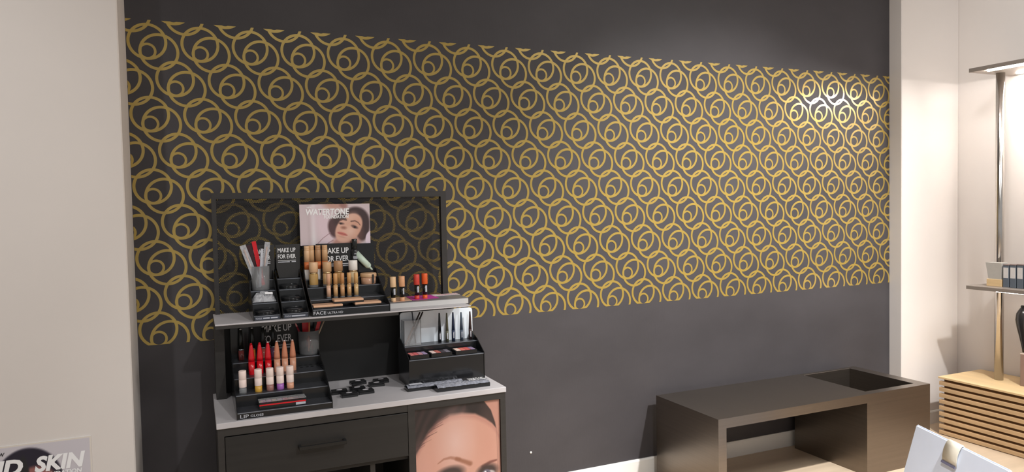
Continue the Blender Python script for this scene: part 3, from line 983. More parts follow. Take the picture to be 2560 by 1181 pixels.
# lip glosses, back row
yb_ = -0.175
zb_ = LIPS[3][1]
SILV = mat('silver_ring', (0.5, 0.52, 0.58, 1), 0.25, metal=0.9, noise=((9, 9, 9), 2, 0.03))
GCAP = mat('black_gloss_cap', (0.012, 0.013, 0.012, 1), 0.2, noise=((9, 9, 9), 2, 0.03))
for (px, pt, cc, lb) in ((601, 820, (128, 62, 60), 'lip gloss with tall black cap and dull red base at the stand\'s end'),
                         (629.5, 816.6, (214, 128, 52), 'lip gloss with tall black cap and orange base behind the red crayons'),
                         (656.5, 813.5, (176, 92, 80), 'lip gloss with tall black cap and brick base behind the red crayons'),
                         (681.5, 811, (96, 66, 92), 'lip gloss with tall black cap and plum base behind the tan crayons')):
    x, h = stand_on(px, pt + 4, yb_, zb_)
    h = min(h, 0.150)
    r = 6.6 * mpp((x, yb_, zb_))
    tube_thing('lip_gloss', lb, 'lip gloss', x, yb_, zb_, [
        ('bottle', [(r * .95, 0), (r, .001), (r, .040)], solid('gloss_%d' % cc[0], *cc, 0.2)),
        ('ring', [(r * .95, .040), (r * .95, .047)], SILV),
        ('cap', [(r * .9, .047), (r * .8, h * .6), (r * .55, h * .97), (r * .4, h * .985)], GCAP),
        ('tip', [(r * .40, h * .985), (r * .36, h), (r * .2, h + .002)], INK)], 'lip glosses in the back row')  # white tip paints in the glint on top of the cap


def cup(name, label, x0, x1, y, z, h, sq=True):
    """open clear beaker"""
    t = thing(name, label, 'cup', ((x0 + x1) / 2, y, z))
    w_ = (x1 - x0) / 2
    wall = 0.0022
    prof_o = [(w_ * .93, 0.0), (w_, h)]
    n = 28
    mb = MB()
    mb.lathe([(w_ * .90, 0), (w_ * .93, .002), (w_, h), (w_ - wall, h), (w_ * .93 - wall, .005), (0.0004, .005)], n, cap=False)
    mb.f.append(tuple(reversed(range(n)))); mb.smooth.append(False)
    link('beaker', mb.mesh('beaker', CLEAR), t)
    return t


# clear cup of lip brushes
yb_ = -0.180
zb_ = LIPS[3][1]
c0, c1 = at(746, 870, Y=yb_), at(799, 870, Y=yb_)
ch = at(772, 826, Y=yb_).z - zb_
cup('brush_cup', 'clear cup of red lip brushes on the lip stand', c0.x, c1.x, yb_, zb_, ch)
cxm = (c0.x + c1.x) / 2


def in_cup(name, label, cat, px, py, bx, by, w, t, m, tipm=None, tipf=0.12, flat=False, zc=None, group=None):
    """straight stick from the cup floor (bx, by offsets) to the pixel px,py at the cup's depth"""
    top = at(px, py, Y=by)
    bot = Vector((bx, by, zc + 0.0065))
    t_ = thing(name, label, cat, bot, group)
    d = top - bot
    a = MB()
    e = d * (1 - tipf)
    if flat:
        a.slab((0, 0, 0), e, w, t)
        b_ = MB().slab(e, d, w * 1.0, t)
    else:
        a.rod((0, 0, 0), e, w / 2)
        b_ = MB().rod(e, d, w / 2, w * 0.28)
    link('handle', a.mesh('handle', m), t_)
    link('tip', b_.mesh('tip', tipm or m), t_)
    return t_


REDP = solid('red_plastic', 206, 28, 40, 0.3)
PINKR = solid('dusty_red', 150, 44, 58, 0.4)
ORG = solid('orange_wood', 226, 140, 96, 0.4)
BEI = solid('beige_wood', 190, 172, 150, 0.45)
PKT = solid('pink_tip', 226, 150, 150, 0.4)
in_cup('lip_brush', 'dark red lip pencil with pink tip leaning over the cup\'s rim', 'brush', 738, 808, cxm - 0.002, yb_ - 0.006, 0.008, 0, PINKR, PKT, zc=zb_, group='lip brushes in the clear cup')
in_cup('lip_brush', 'flat bright red lip applicator in the clear cup', 'brush', 762, 797, cxm - 0.008, yb_ + 0.014, 0.026, 0.003, REDP, REDP, 0.2, True, zc=zb_, group='lip brushes in the clear cup')
in_cup('lip_brush', 'orange handled lip brush in front of the red applicator', 'brush', 773.5, 790, cxm - 0.004, yb_ - 0.016, 0.0075, 0, ORG, PKT, zc=zb_, group='lip brushes in the clear cup')
in_cup('lip_brush', 'short red lip applicator at the cup\'s right side', 'brush', 800, 797, cxm + 0.008, yb_ + 0.004, 0.015, 0.003, REDP, REDP, 0.2, True, zc=zb_, group='lip brushes in the clear cup')
in_cup('lip_brush', 'beige lip brush leaning farthest right out of the cup', 'brush', 814, 793, cxm + 0.006, yb_ - 0.006, 0.0065, 0, BEI, BEI, zc=zb_, group='lip brushes in the clear cup')

# lip palette on the lowest tread
zb_ = LIPS[0][1]
q0, q1 = at(648, 1018, Y=-0.518), at(766, 1004, Y=-0.518)
pal = thing('lip_palette', 'long black lip palette with red stripe and row of colours', 'palette', ((q0.x + q1.x) / 2, -0.49, zb_))
pl, ph = (q1.x - q0.x) / 2, 0.024
link('case', MB().box(-pl, pl, -0.026, 0.026, 0, ph, 0.0015).mesh('case', ACRYL), pal)
link('stripe', MB().box(-pl + .001, pl - .001, -0.0268, -0.0258, ph * .55, ph * .76).mesh('stripe', REDP), pal)
link('label', MB().box(pl * .55, pl * .97, -0.0268, -0.0258, ph * .12, ph * .5).mesh('label', INKG), pal)
cols = [(206, 92, 160), (218, 140, 184), (214, 160, 132), (190, 158, 138), (222, 84, 92), (176, 66, 84), (140, 56, 72), (128, 60, 66)]
for k, c in enumerate(cols):
    xa = -pl + 0.006 + k * (2 * pl - 0.012) / 8
    link('colour_pan', MB().box(xa + .001, xa + (2 * pl - .012) / 8 - .001, -0.020, 0.008, ph - .001, ph + .0014, .0006).mesh('colour_pan', solid('pan_%d' % k, *c, 0.4)), pal)
link('lid', MB().box(-pl, pl, -0.027, 0.027, ph + 0.0022, ph + 0.0052, 0.001).mesh('lid', CLEAR), pal)

# ---- face products
SKIN1 = solid('beige_cap_light', 220, 180, 140, 0.4)
SKIN2 = solid('beige_cap', 205, 164, 122, 0.4)
SKIN3 = solid('tan_cap', 178, 136, 98, 0.4)
ORANGE = solid('orange_label', 214, 118, 66, 0.4)
WHITEP = solid('white_plastic', 238, 232, 226, 0.35)
GOLDB = mat('gold_band', (0.6, 0.45, 0.25, 1), 0.25, metal=0.8, noise=((9, 9, 9), 2, 0.03))
yb_ = -0.137
zb_ = FACES[3][1]
for (px, pt, m, lb) in ((762, 616, SKIN1, 'tall beige foundation tube with orange label at the row\'s end'), (777.5, 614.5, SKIN2, 'second tall beige foundation tube from the tool sign'),
                        (794, 613.5, SKIN3, 'third tall foundation tube, slightly darker tan'), (811, 613, SKIN2, 'tall foundation tube next to the brand lettering')):
    x, h = stand_on(px, pt, yb_, zb_)
    r = 7.3 * mpp((x, yb_, zb_))
    x = max(x, FX0 + r + 0.005)
    tube_thing('foundation_tube', lb, 'foundation tube', x, yb_, zb_, [
        ('foot', [(r * .92, 0), (r * .95, .001), (r * .95, h * .30)], WHITEP),
        ('label', [(r * 1.0, h * .30), (r * 1.0, h * .52)], ORANGE),
        ('body', [(r * .99, h * .52), (r * .99, h * .86), (r * .9, h * .87)], m),
        ('cap', [(r * .9, h * .87), (r * .93, h * .875), (r * .93, h * .91), (r * .9, h * .915), (r * .93, h * .92), (r * .93, h * .995), (r * .85, h)], m)], 'tall foundation tubes')
# foundation bottles
yb_ = -0.183
zb_ = FACES[2][1]
GLB = {}
for (px, pt, cap_, body, lb) in ((783, 656, SKIN1, (190, 152, 92), 'foundation bottle with pale beige cap and amber body'),
                                 (817, 655, SKIN2, (206, 168, 118), 'foundation bottle with beige cap behind the concealers'),
                                 (845, 652.5, SKIN3, (186, 142, 84), 'foundation bottle with tan brown cap'),
                                 (882, 651, WHITEP, (222, 202, 160), 'foundation bottle with white cap')):
    x, h = stand_on(px, pt, yb_, zb_)
    r = 11.0 * mpp((x, yb_, zb_))
    bm_ = solid('bottle_%d' % body[0], *body, 0.12, coat=0.6)
    tube_thing('foundation_bottle', lb, 'foundation bottle', x, yb_, zb_, [
        ('glass_foot', [(r * .94, 0), (r, .001), (r, h * .10)], CLEAR),
        ('bottle', [(r * .99, h * .10), (r, h * .11), (r, h * .50), (r * .95, h * .53)], bm_),
        ('collar', [(r * .88, h * .53), (r * .88, h * .60)], GOLDB),
        ('cap', [(r * .97, h * .60), (r, h * .605), (r, h * .99), (r * .94, h)], cap_)], 'foundation bottles')
# black mist bottle behind
yb_ = -0.134
zb_ = FACES[3][1]
x, h = stand_on(885.5, 597.5, yb_, zb_)
r = 8.6 * mpp((x, yb_, zb_))
mist = tube_thing('mist_bottle', 'slim black spray bottle rising above the white-capped bottle', 'spray bottle', x, yb_, zb_, [
    ('body', [(r * .95, 0), (r, .002), (r, h * .70), (r * .8, h * .735)], ACRYL),
    ('neck', [(r * .72, h * .735), (r * .72, h * .78)], GCAP),
    ('cap', [(r * .78, h * .78), (r * .80, h * .785), (r * .80, h * .99), (r * .72, h)], GCAP)])
for k_, (zz, ww_) in enumerate(((.60, .3), (.53, .62), (.50, .62), (.47, .55))):
    link('ink_line', MB().box(-r * ww_, r * ww_, -r * 1.03, -r * .78, h * zz, h * (zz + .018)).mesh('ink_line', INKG), mist)
# concealers
yb_ = -0.252
zb_ = FACES[1][1]
for k, (px, pt, cc) in enumerate(((820.5, 684.7, (222, 178, 148)), (838, 684, (212, 168, 118)), (855, 683, (206, 158, 112)), (872, 682, (212, 168, 116)), (889.5, 682, (220, 184, 130)))):
    lb = ['pinkish concealer tube, nearest the amber bottle', 'second concealer tube in the front row', 'middle concealer tube of the five', 'fourth concealer tube, beside the white-capped bottle', 'concealer tube nearest the powder jar'][k]
    x, h = stand_on(px, pt, yb_, zb_)
    r = 5.3 * mpp((x, yb_, zb_))
    mm = solid('conceal_%d' % k, *cc, 0.25, coat=0.3)
    tube_thing('concealer_tube', lb, 'concealer', x, yb_, zb_, [
        ('base', [(r * .9, 0), (r, .001), (r, .006)], GCAP if False else CLEAR),
        ('bottle', [(r, .006), (r, h * .52)], mm),
        ('collar', [(r * .88, h * .52), (r * .88, h * .56)], GOLDB),
        ('cap', [(r * .96, h * .56), (r * .96, h * .99), (r * .86, h)], solid('conceal_cap_%d' % k, cc[0] - 4, cc[1] - 10, cc[2] - 14, 0.4))], 'concealer tubes in the front row')
# powder jar
yb_ = -0.176
zb_ = FACES[2][1]
j0, j1 = at(898, 700, Y=yb_), at(944.5, 697, Y=yb_)
h = at(920, 683, Y=yb_).z - zb_
jr = (j1.x - j0.x) / 2
jr = min(jr, 0.036)
jar = tube_thing('powder_jar', 'squat beige powder jar with wider lid', 'powder jar', (j0.x + j1.x) / 2, -0.173, zb_, [
    ('body', [(jr * .86, 0), (jr * .90, .002), (jr * .92, h * .66)], solid('jar_body', 206, 160, 130, 0.2, coat=0.5)),
    ('lid', [(jr * .98, h * .66), (jr, h * .68), (jr, h * .95), (jr * .95, h)], SKIN1)])
jl = link('label', MB().box(jr * .25, jr * .48, -jr - .0012, -jr * .86, h * .1, h * .9).mesh('label', CARDG), jar)
# pale green tube leaning on the back sheet
g0, g1 = at(893, 637, Y=-0.135), at(931, 675, Y=-0.168)
gt = thing('primer_tube', 'pale green primer tube slanting beside the black spray bottle', 'tube', g1)
d = g0 - g1
e1, e2 = d * 0.16, d * 0.24
GREEN = solid('pale_green_plastic', 206, 224, 208, 0.35)
link('nozzle', MB().rod((0, 0, 0), e1, 0.0035, 0.005).mesh('nozzle', GREEN), gt)
link('shoulder', MB().rod(e1, e2, 0.006, 0.0135, 16).mesh('shoulder', GREEN), gt)
link('sleeve', MB().rod(e2, d * 1.15, 0.0135, 0.0155, 16).mesh('sleeve', GREEN), gt)
# powder compacts on the lowest tread
COMP = solid('beige_compact', 222, 178, 146, 0.4)
zb_ = FACES[0][1]


def compact(name, label, x0, x1, y0, y1, z, h, top, group=None):
    t = thing(name, label, 'compact', ((x0 + x1) / 2, (y0 + y1) / 2, z), group)
    a, b_ = (x1 - x0) / 2, (y1 - y0) / 2
    link('tray', MB().box(-a, a, -b_, b_, 0, h * .4, .001).mesh('tray', ACRYL), t)
    link('lid', MB().box(-a + .0005, a - .0005, -b_ + .0005, b_ - .0005, h * .4, h, .002).mesh('lid', top), t)
    return t


a, b_ = at(783, 770, Y=-0.36).x, at(857, 768, Y=-0.36).x
compact('powder_compact', 'flat beige powder compact lying at the foundation stand\'s left', a, b_, -0.368, -0.300, zb_, 0.016, COMP, 'beige powder compacts')
a2, b2 = at(887, 764, Y=-0.355).x, at(953, 760, Y=-0.355).x
compact('powder_compact', 'flat beige powder compact lying at the foundation stand\'s right', a2, b2, -0.362, -0.298, zb_, 0.016, COMP, 'beige powder compacts')
a3, b3 = at(835, 760, Y=-0.345).x, at(909, 756, Y=-0.345).x
compact('powder_compact', 'beige powder compact propped on top of the other two', a3, b3, -0.352, -0.290, zb_ + 0.0162, 0.016, COMP, 'beige powder compacts')

# ---- tool stands: dark compacts, pouch, cup of packets
for (S, x0, x1, tiers, who) in ((T2S, T2X0, T2X1, (0, 1, 2), 'stand beside the foundations'), (T1S, T1X0, T1X1, (0,), 'stand under the pouch')):
    ys = [q[0] for q in S] + [-0.105]
    for k in tiers:
        yc = (ys[k] + ys[k + 1]) / 2
        lb = 'round black glossy compact on the %s of the %s' % (('lowest step', 'second step', 'third step')[k], who)
        rr_ = min(0.036, (ys[k + 1] - ys[k]) / 2 - 0.003)
        t = thing('black_compact', lb, 'compact', ((x0 + x1) / 2, yc, S[k][1]), 'round black compacts')
        sxx = 0.040 / rr_
        link('base', MB().lathe([(rr_ * .95, 0), (rr_, .002), (rr_, .007)], 28, sx=sxx).mesh('base', ACRYL), t)
        link('lid', MB().lathe([(rr_ * .97, .0072), (rr_, .009), (rr_ * .96, .013), (rr_ * .6, .0155), (rr_ * .05, .016)], 28, sx=sxx).mesh('lid', ACRYL), t)
        link('name_plate', MB().box(-0.014, 0.014, -rr_ * .45, -rr_ * .25, .0150, .0160, .0004).mesh('name_plate', SILV), t)
# crumpled pouch on the second tread of T1
rnd = random.Random(4)
zb_ = T1S[1][1]
pc = thing('plastic_pouch', 'crumpled clear plastic pouch on the narrow stand', 'pouch', ((T1X0 + T1X1) / 2, -0.250, zb_))
mb = MB()
nu, nv = 22, 12
vv = []
for j in range(nv + 1):
    for i in range(nu + 1):
        u, v = i / nu * 2 - 1, j / nv * 2 - 1
        e = (1 - abs(u) ** 3) * (1 - abs(v) ** 3)
        vv.append((u * 0.046 + rnd.uniform(-.001, .001), v * 0.028, 0.004 + e * (0.030 + rnd.uniform(-.007, .007)) + 0.010 * (v + 1) / 2))
ff = [(j * (nu + 1) + i, j * (nu + 1) + i + 1, (j + 1) * (nu + 1) + i + 1, (j + 1) * (nu + 1) + i) for j in range(nv) for i in range(nu)]
base = len(vv)
vv += [(x_, y_, 0.0006) for (x_, y_, z_) in vv[:base]]
mb.add(vv, ff + [tuple(base + k for k in reversed(q)) for q in ff])
rim = [j * (nu + 1) for j in range(nv + 1)]
link('film', mb.mesh('film', WRAP), pc)
pb = MB()
for k in range(5):
    xx = -0.030 + 0.014 * k
    pb.rod((xx, -0.018, 0.012), (xx + 0.012, 0.014, 0.018), 0.0045, 0.006, 8)
link('contents', pb.mesh('contents', solid('pouch_white', 206, 200, 200, 0.4)), pc)
link('label', MB().slab((0.004, -0.012, 0.038), (0.034, -0.012, 0.037), 0.014, 0.001, up=(0, -0.6, 1)).mesh('label', INK), pc)

# clear cup of brush packets on T1's third tread
yb_ = -0.165
zb_ = T1S[2][1]
c0, c1 = at(627, 700, Y=yb_), at(674, 698, Y=yb_)
ch = at(650, 665, Y=yb_).z - zb_
cup('packet_cup', 'clear cup stuffed with wrapped brush packets', c0.x, c1.x, -0.178, zb_, ch)
cxm = (c0.x + c1.x) / 2
for (px, py, bx, by, w, t, m, tip, lb) in ((606, 614, cxm - 0.006, -0.186, 0.024, 0.003, WRAP, WRAP, 'clear wrapped brush leaning left out of the packet cup'),
                                           (621, 610, cxm - 0.010, -0.170, 0.026, 0.002, solid('maroon_card', 58, 30, 36, 0.4), CARD, 'dark maroon packet in the clear cup'),
                                           (634, 604, cxm + 0.012, -0.176, 0.017, 0.002, REDP, REDP, 'bright red packet in the clear cup'),
                                           (655, 622, cxm - 0.004, -0.190, 0.010, 0.002, INKG, INKG, 'thin white packet in front in the cup'),
                                           (669, 606, cxm + 0.004, -0.166, 0.022, 0.003, WRAP, WRAP, 'silvery wrapped brush leaning right out of the packet cup')):
    top = at(px, py, Y=by)
    bot = Vector((bx, by, zb_ + 0.0075))
    t_ = thing('brush_packet', lb, 'packet', bot, 'brush packets in the clear cup')
    dd = top - bot
    link('sleeve', MB().slab((0, 0, 0), dd * .97, w, t).mesh('sleeve', m), t_)
    link('seal', MB().slab(dd * .97, dd, w, t * .6).mesh('seal', tip), t_)
    if m is WRAP:
        link('brush', MB().rod(dd * .05, dd * .9, 0.0025, 0.004, 8).mesh('brush', solid('brush_pale', 196, 176, 168, 0.4)), t_)

# ---- sticks on the riser block
yb_ = -0.275
for (px, pt, cc, lb, tilt) in ((982, 692.5, (232, 194, 152), 'foundation stick with pale beige cap', 0.05), (1004, 691, (220, 164, 122), 'foundation stick with tan cap', 0.0),
                               (1041, 686.5, (208, 70, 58), 'colour stick with coral red cap', 0.0), (1061, 684, (222, 92, 36), 'colour stick with bright orange cap', 0.0)):
    y_ = yb_ if cc[1] > 100 else yb_ + 0.02
    zr = RZ + (0.0012 if cc[1] > 100 else 0.002)
    x, h = stand_on(px, pt, y_, zr)
    r = 7.4 * mpp((x, y_, zr))
    cm = solid('stick_%d' % cc[2], *cc, 0.4)
    t = tube_thing('make_up_stick', lb, 'make-up stick', x, y_, zr, [
        ('foot', [(r * .80, 0), (r * .82, .001), (r * .82, h * .15)], cm),
        ('barrel', [(r * .76, h * .15), (r * .76, h * .58)], GCAP),
        ('cap', [(r * .98, h * .58), (r, h * .585), (r, h * .99), (r * .95, h)], cm)], 'make-up sticks on the riser')
    link('label', MB().box(-r * .05 if px != 1004 else r * .1, r * .55, -r * .86, -r * .5, h * .27, h * .52).mesh('label', INKG), t)
    t.rotation_euler = (0, 0, 0)

# ---- eye stand: pencils, holder, palettes, trays
yb_ = -0.236
zb_ = EYES[1][1]
for (px, pt, cc, lb) in ((1098, 783, (24, 28, 32), 'black eye pencil standing before the pale blue sheet'), (1116.5, 783, (92, 92, 76), 'olive grey eye pencil before the pale blue sheet'),
                         (1132, 781, (34, 46, 72), 'navy blue eye pencil before the pale blue sheet'), (1152.5, 781, (66, 78, 94), 'steel blue eye pencil before the pale blue sheet'),
                         (1174.5, 779, (60, 44, 44), 'dark brown eye pencil at the sheet\'s edge')):
    x, h = stand_on(px, pt, yb_, zb_)
    r = 4.2 * mpp((x, yb_, zb_))
    cm = solid('pencil_%d' % cc[0], *cc, 0.35)
    t = tube_thing('eye_pencil', lb, 'eye pencil', x, yb_, zb_, [
        ('barrel', [(r, 0), (r, h * .38)], cm), ('cap', [(r * .97, h * .38), (r * .66, h * .75), (r * .45, h * .985), (r * .3, h)], cm)], 'eye pencils standing in a row')
    link('lettering', MB().box(-r * .3, r * .2, -r * 1.02, -r * .8, h * .10, h * .30).mesh('lettering', INKG), t)
# acrylic pencil holder
c0, c1 = at(1007, 840, Y=-0.24).x, at(1049, 840, Y=-0.24).x
hz_ = at(1030, 800, Y=-0.24).z
hd = thing('pencil_holder', 'clear acrylic pencil holder before the pale blue sheet', 'holder', ((c0 + c1) / 2, -0.239, zb_))
w_ = (c1 - c0) / 2
hh_ = hz_ - zb_
mb = MB()
for b in ((-w_, w_, -0.026, -0.024, 0, hh_), (-w_, w_, 0.024, 0.026, 0, hh_), (-w_, -w_ + .002, -0.024, 0.024, 0, hh_), (w_ - .002, w_, -0.024, 0.024, 0, hh_), (-w_, w_, -.024, .024, 0, .002)):
    mb.box(*b)
link('holder_box', mb.mesh('holder_box', CLEAR), hd)
BRN = solid('pencil_brown', 118, 88, 72, 0.35)
DRK = solid('pencil_dark', 40, 34, 32, 0.3)
for (p0, p1, y_, m, w, lb) in (((1013, 857), (1050, 781), -0.250, BRN, 0.0095, 'brown eye pencil slanting in the clear holder'), ((1021, 857), (1057, 780), -0.238, DRK, 0.0095, 'dark eye pencil slanting behind the brown one'),
                               ((1039, 857), (1029, 771), -0.226, solid('pencil_slate', 52, 58, 70, 0.3), 0.006, 'thin slate eye pencil leaning the other way in the holder')):
    A, B = at(*p0, Y=y_), at(*p1, Y=y_)
    A.z = zb_ + 0.004
    A.x = min(max(A.x, c0 + 0.007), c1 - 0.007)
    t = thing('eye_pencil', lb, 'eye pencil', A, 'eye pencils in the clear holder')
    dd = B - A
    link('barrel', MB().rod((0, 0, 0), dd * .55, w / 2).mesh('barrel', m), t)
    link('cap', MB().rod(dd * .55, dd, w / 2, w * .36).mesh('cap', DRK if m is BRN else m), t)


def palette(name, label, x0, x1, y0, y1, z, h, pans):
    t = thing(name, label, 'palette', ((x0 + x1) / 2, (y0 + y1) / 2, z), 'eye palettes')
    a, b_ = (x1 - x0) / 2, (y1 - y0) / 2
    link('case', MB().box(-a, a, -b_, b_, 0, h, .0012).mesh('case', ACRYL), t)
    n = len(pans)
    for k, c in enumerate(pans):
        xa = -a + .005 + k * (2 * a - .010) / n
        link('colour_pan', MB().box(xa + .0008, xa + (2 * a - .01) / n - .0008, -b_ + .008, b_ - .005, h - .0005, h + .0012, .0005).mesh('colour_pan', solid('epan_%d_%d' % (c[0], c[1]), *c, 0.5)), t)
    return t


zb_ = EYES[0][1]
for (p0, p1, pans, lb) in ((1020, 1068, [(226, 130, 126), (220, 108, 112), (206, 150, 164), (166, 146, 184)], 'eye palette with coral and lilac pans'),
                           (1073, 1125, [(240, 214, 206), (196, 110, 100), (70, 62, 70), (120, 116, 128)], 'eye palette with white and charcoal pans'),
                           (1134, 1187, [(244, 214, 200), (218, 116, 102), (206, 96, 92), (148, 128, 160)], 'eye palette with cream and brick red pans')):
    xa, xb = at(p0, 885, Y=-0.325).x, at(p1, 885, Y=-0.325).x
    palette('eye_palette', lb, max(xa, EX0 + .006), min(xb, EX1 - .006), -0.357, -0.290, zb_, 0.018, pans)


def tray(name, label, x0, x1, y0, y1, z, h, txt=False):
    t = thing(name, label, 'packaged brush', ((x0 + x1) / 2, (y0 + y1) / 2, z), 'film-wrapped trays')
    a, b_ = (x1 - x0) / 2, (y1 - y0) / 2
    link('tray', MB().box(-a, a, -b_, b_, 0, h * .55, .0015).mesh('tray', ACRYL), t)
    mb = MB()
    nu, nv = 26, 6
    rd = random.Random(len(label))
    vv = []
    for j in range(nv + 1):
        for i in range(nu + 1):
            u, v = i / nu * 2 - 1, j / nv * 2 - 1
            vv.append((u * a * .99, v * b_ * .96, h * .56 + (1 - abs(v) ** 2.2) * h * .36 + rd.uniform(-.0012, .0012)))
    ff = [(j * (nu + 1) + i, j * (nu + 1) + i + 1, (j + 1) * (nu + 1) + i + 1, (j + 1) * (nu + 1) + i) for j in range(nv) for i in range(nu)]
    mb.add(vv, ff)
    link('film', mb.mesh('film', mat('silvery_film', srgb(146, 149, 160), 0.18, metal=0.2, noise=((70, 70, 70), 4, 0.3), bump=((120, 120, 120), 0.8))), t)
    if txt:
        text('MAKE UP\nFOR EVER', b_ * 1.15, INK, t, (a * .24, -b_ * .62, h + 0.0012), rot=(0.0, 0, 0), width=a * .66, bold=0.03)
    else:
        link('label', MB().box(-a * .9, -a * .45, -b_ * .5, b_ * .3, h * .98, h * 1.02).mesh('label', INKG), t)
    return t


ta = at(1015, 977, Z=CZ)
tb = at(1086, 976, Z=CZ)
tc_ = at(1221, 963, Z=CZ)
tray('brush_tray', 'film-wrapped black tray behind, against the eye stand', ta.x, ta.x + 0.25, -0.432, -0.372, CZ, 0.024)
tray('brush_tray', 'film-wrapped black tray in front with white brand lettering', tb.x, tc_.x, -0.500, -0.436, CZ, 0.030, True)

# small black testers lying on the counter
zt = CZ
WL = mat('white_pad', srgb(226, 222, 228), 0.5, noise=((20, 20, 20), 2, 0.03))
spots = [(848, 980, 0.0, 'behind the foremost one, touching the lip stand'), (873, 987, 0.0, 'foremost of the scattered testers'), (895, 966, 0.0162, 'on top of the pile of testers'),
         (893, 973, 0.0, 'in the middle of the scattered testers'), (914, 979, 0.0, 'in front of the pile on its right side'), (941, 961, 0.0, 'beside the farthest tester'), (952, 952.5, 0.0, 'farthest back of the scattered testers')]
for k, (px, py, dz, lb) in enumerate(spots):
    P = at(px, py, Z=zt + 0.008)
    t = thing('black_tester', 'small black tester with white pad, ' + lb, 'tester', (P.x, P.y, zt + dz), 'small black testers on the counter', (0, 0, math.radians((-3, 2, 8, -2, 3, -2, 1)[k])))
    link('case', MB().box(-0.033, 0.033, -0.020, 0.020, 0, 0.011, 0.0015).mesh('case', ACRYL), t)
    link('lid', MB().box(-0.0325, 0.0325, -0.0195, 0.0195, 0.0115, 0.016, 0.0012).mesh('lid', ACRYL), t)
    link('pad', MB().lathe([(0.0115, 0.016), (0.0115, 0.0168)], 18, sx=1.1, sy=0.5).mesh('pad', WL), t)

# ================================================================== BENCH
BX0, BX1, BF, BB, BH, BTK = 2.456, 3.965, -0.574, -0.055, 0.452, 0.049
bx2 = 3.465
bench = thing('metal_bench', 'long low bronze metal bench with an open box at one end', 'bench', ((BX0 + BX1) / 2, (BF + BB) / 2, 0.0))
hx0, hx1, hy0, hy1 = 3.508, 3.892, -0.526, BB - 0.03
FT = 0.048
build(MB().box(BX0, bx2, BF, BB, BH - BTK, BH), 'seat_board', BRONZE, bench)
build(MB().box(BX0, BX0 + BTK, BF, BB, 0.0, BH - BTK), 'end_panel', BRONZE, bench)
build(MB().box(bx2, hx0, BF + FT, BB, 0.0, BH), 'inner_panel', BRONZE, bench)
build(MB().box(hx1, BX1, BF + FT, BB, 0.0, BH), 'end_panel', BRONZE, bench)
build(MB().box(bx2, BX1, BF, BF + FT, 0.0, BH), 'front_panel', BRONZE, bench)
build(MB().box(hx0, hx1, hy1, BB, 0.0, BH, 0.0008), 'box_back', BRONZE, bench)
build(MB().box(hx0, hx1, hy0, hy1, 0.10, 0.12), 'box_floor', mat('dark_bin_liner', (0.05, 0.04, 0.038, 1), 0.5, noise=((5, 5, 5), 3, 0.06)), bench)

# ================================================================== SLATTED PLINTH WITH LIT SHELVES
PX0, PY1, PY0, PH = 4.475, -0.262, -2.4, 0.372
unit = thing('shelf_unit', 'slatted oak plinth with chrome poles carrying two lit grey shelves', 'shelving', ((PX0 + XS) / 2, (PY0 + PY1) / 2, 0.0))
pt_ = 0.012
tag(build(MB().box(PX0 - 0.004, XS - 0.014, PY0, PY1 + 0.004, PH - pt_, PH, 0.001), 'plinth_top', OAKT, unit), 'pale oak top')
build(MB().box(PX0 + 0.022, XS - 0.014, PY0 + 0.02, PY1 - 0.02, 0.0, PH - pt_), 'plinth_core', mat('dark_oak_core', srgb(120, 88, 56), 0.6, noise=((20, 3, 20), 4, 0.1)), unit)
ns = 9
pitch = (PH - pt_ - 0.006) / ns
slat = None
for k in range(ns):
    z0 = 0.004 + k * pitch
    if slat is None:
        slat = build(MB().box(PX0, PX0 + 0.022, PY0, PY1, z0, z0 + pitch * 0.60, 0.0012), 'slat', OAK, unit)
    else:
        o = slat.copy()
        COL.objects.link(o)
        o.location.z = slat.location.z + k * pitch
# poles and shelves
pb_ = at(2497, 950, Z=PH)
pr_ = 9.8 * mpp(pb_)
for y_ in (pb_.y, pb_.y - 1.5):
    build(MB().lathe([(pr_, 0.0), (pr_, 2.286 - PH)], 28, (pb_.x, y_, PH)), 'pole', CHROME, unit)
sa = at(2415, 714, X=PX0 + 0.02)
sb = at(2422, 172, X=PX0 + 0.02)
s1z = sa.z
s2z = sb.z
build(MB().box(PX0 + 0.02, XS - 0.001, PY0, sa.y, s1z - 0.022, s1z, 0.001), 'shelf', SHELFM, unit)
build(MB().box(PX0 + 0.02, XS - 0.001, PY0, sb.y, s2z - 0.024, s2z, 0.001), 'shelf', SHELFM, unit)
LED = mat('led_strip', (1, 0.95, 0.88, 1), 0.5, emit=((1.0, 0.95, 0.89, 1), 58.0), noise=((2, 2, 2), 1, 0.01))
LEDF = mat('led_bright_strip', (1, 0.95, 0.88, 1), 0.5, emit=((1.0, 0.95, 0.89, 1), 330.0), noise=((2, 2, 2), 1, 0.01))
build(MB().box(PX0 + 0.055, PX0 + 0.067, sb.y - 0.50, sb.y - 0.09, s2z - 0.030, s2z - 0.0245), 'light_strip', LEDF, unit)
build(MB().box(XS - 0.10, XS - 0.075, sb.y - 0.52, sb.y - 0.09, s2z - 0.030, s2z - 0.0245), 'light_strip', LED, unit)
build(MB().box(PX0 + 0.055, PX0 + 0.067, sa.y - 0.62, sa.y - 0.16, s1z - 0.027, s1z - 0.0225), 'light_strip', LED, unit)

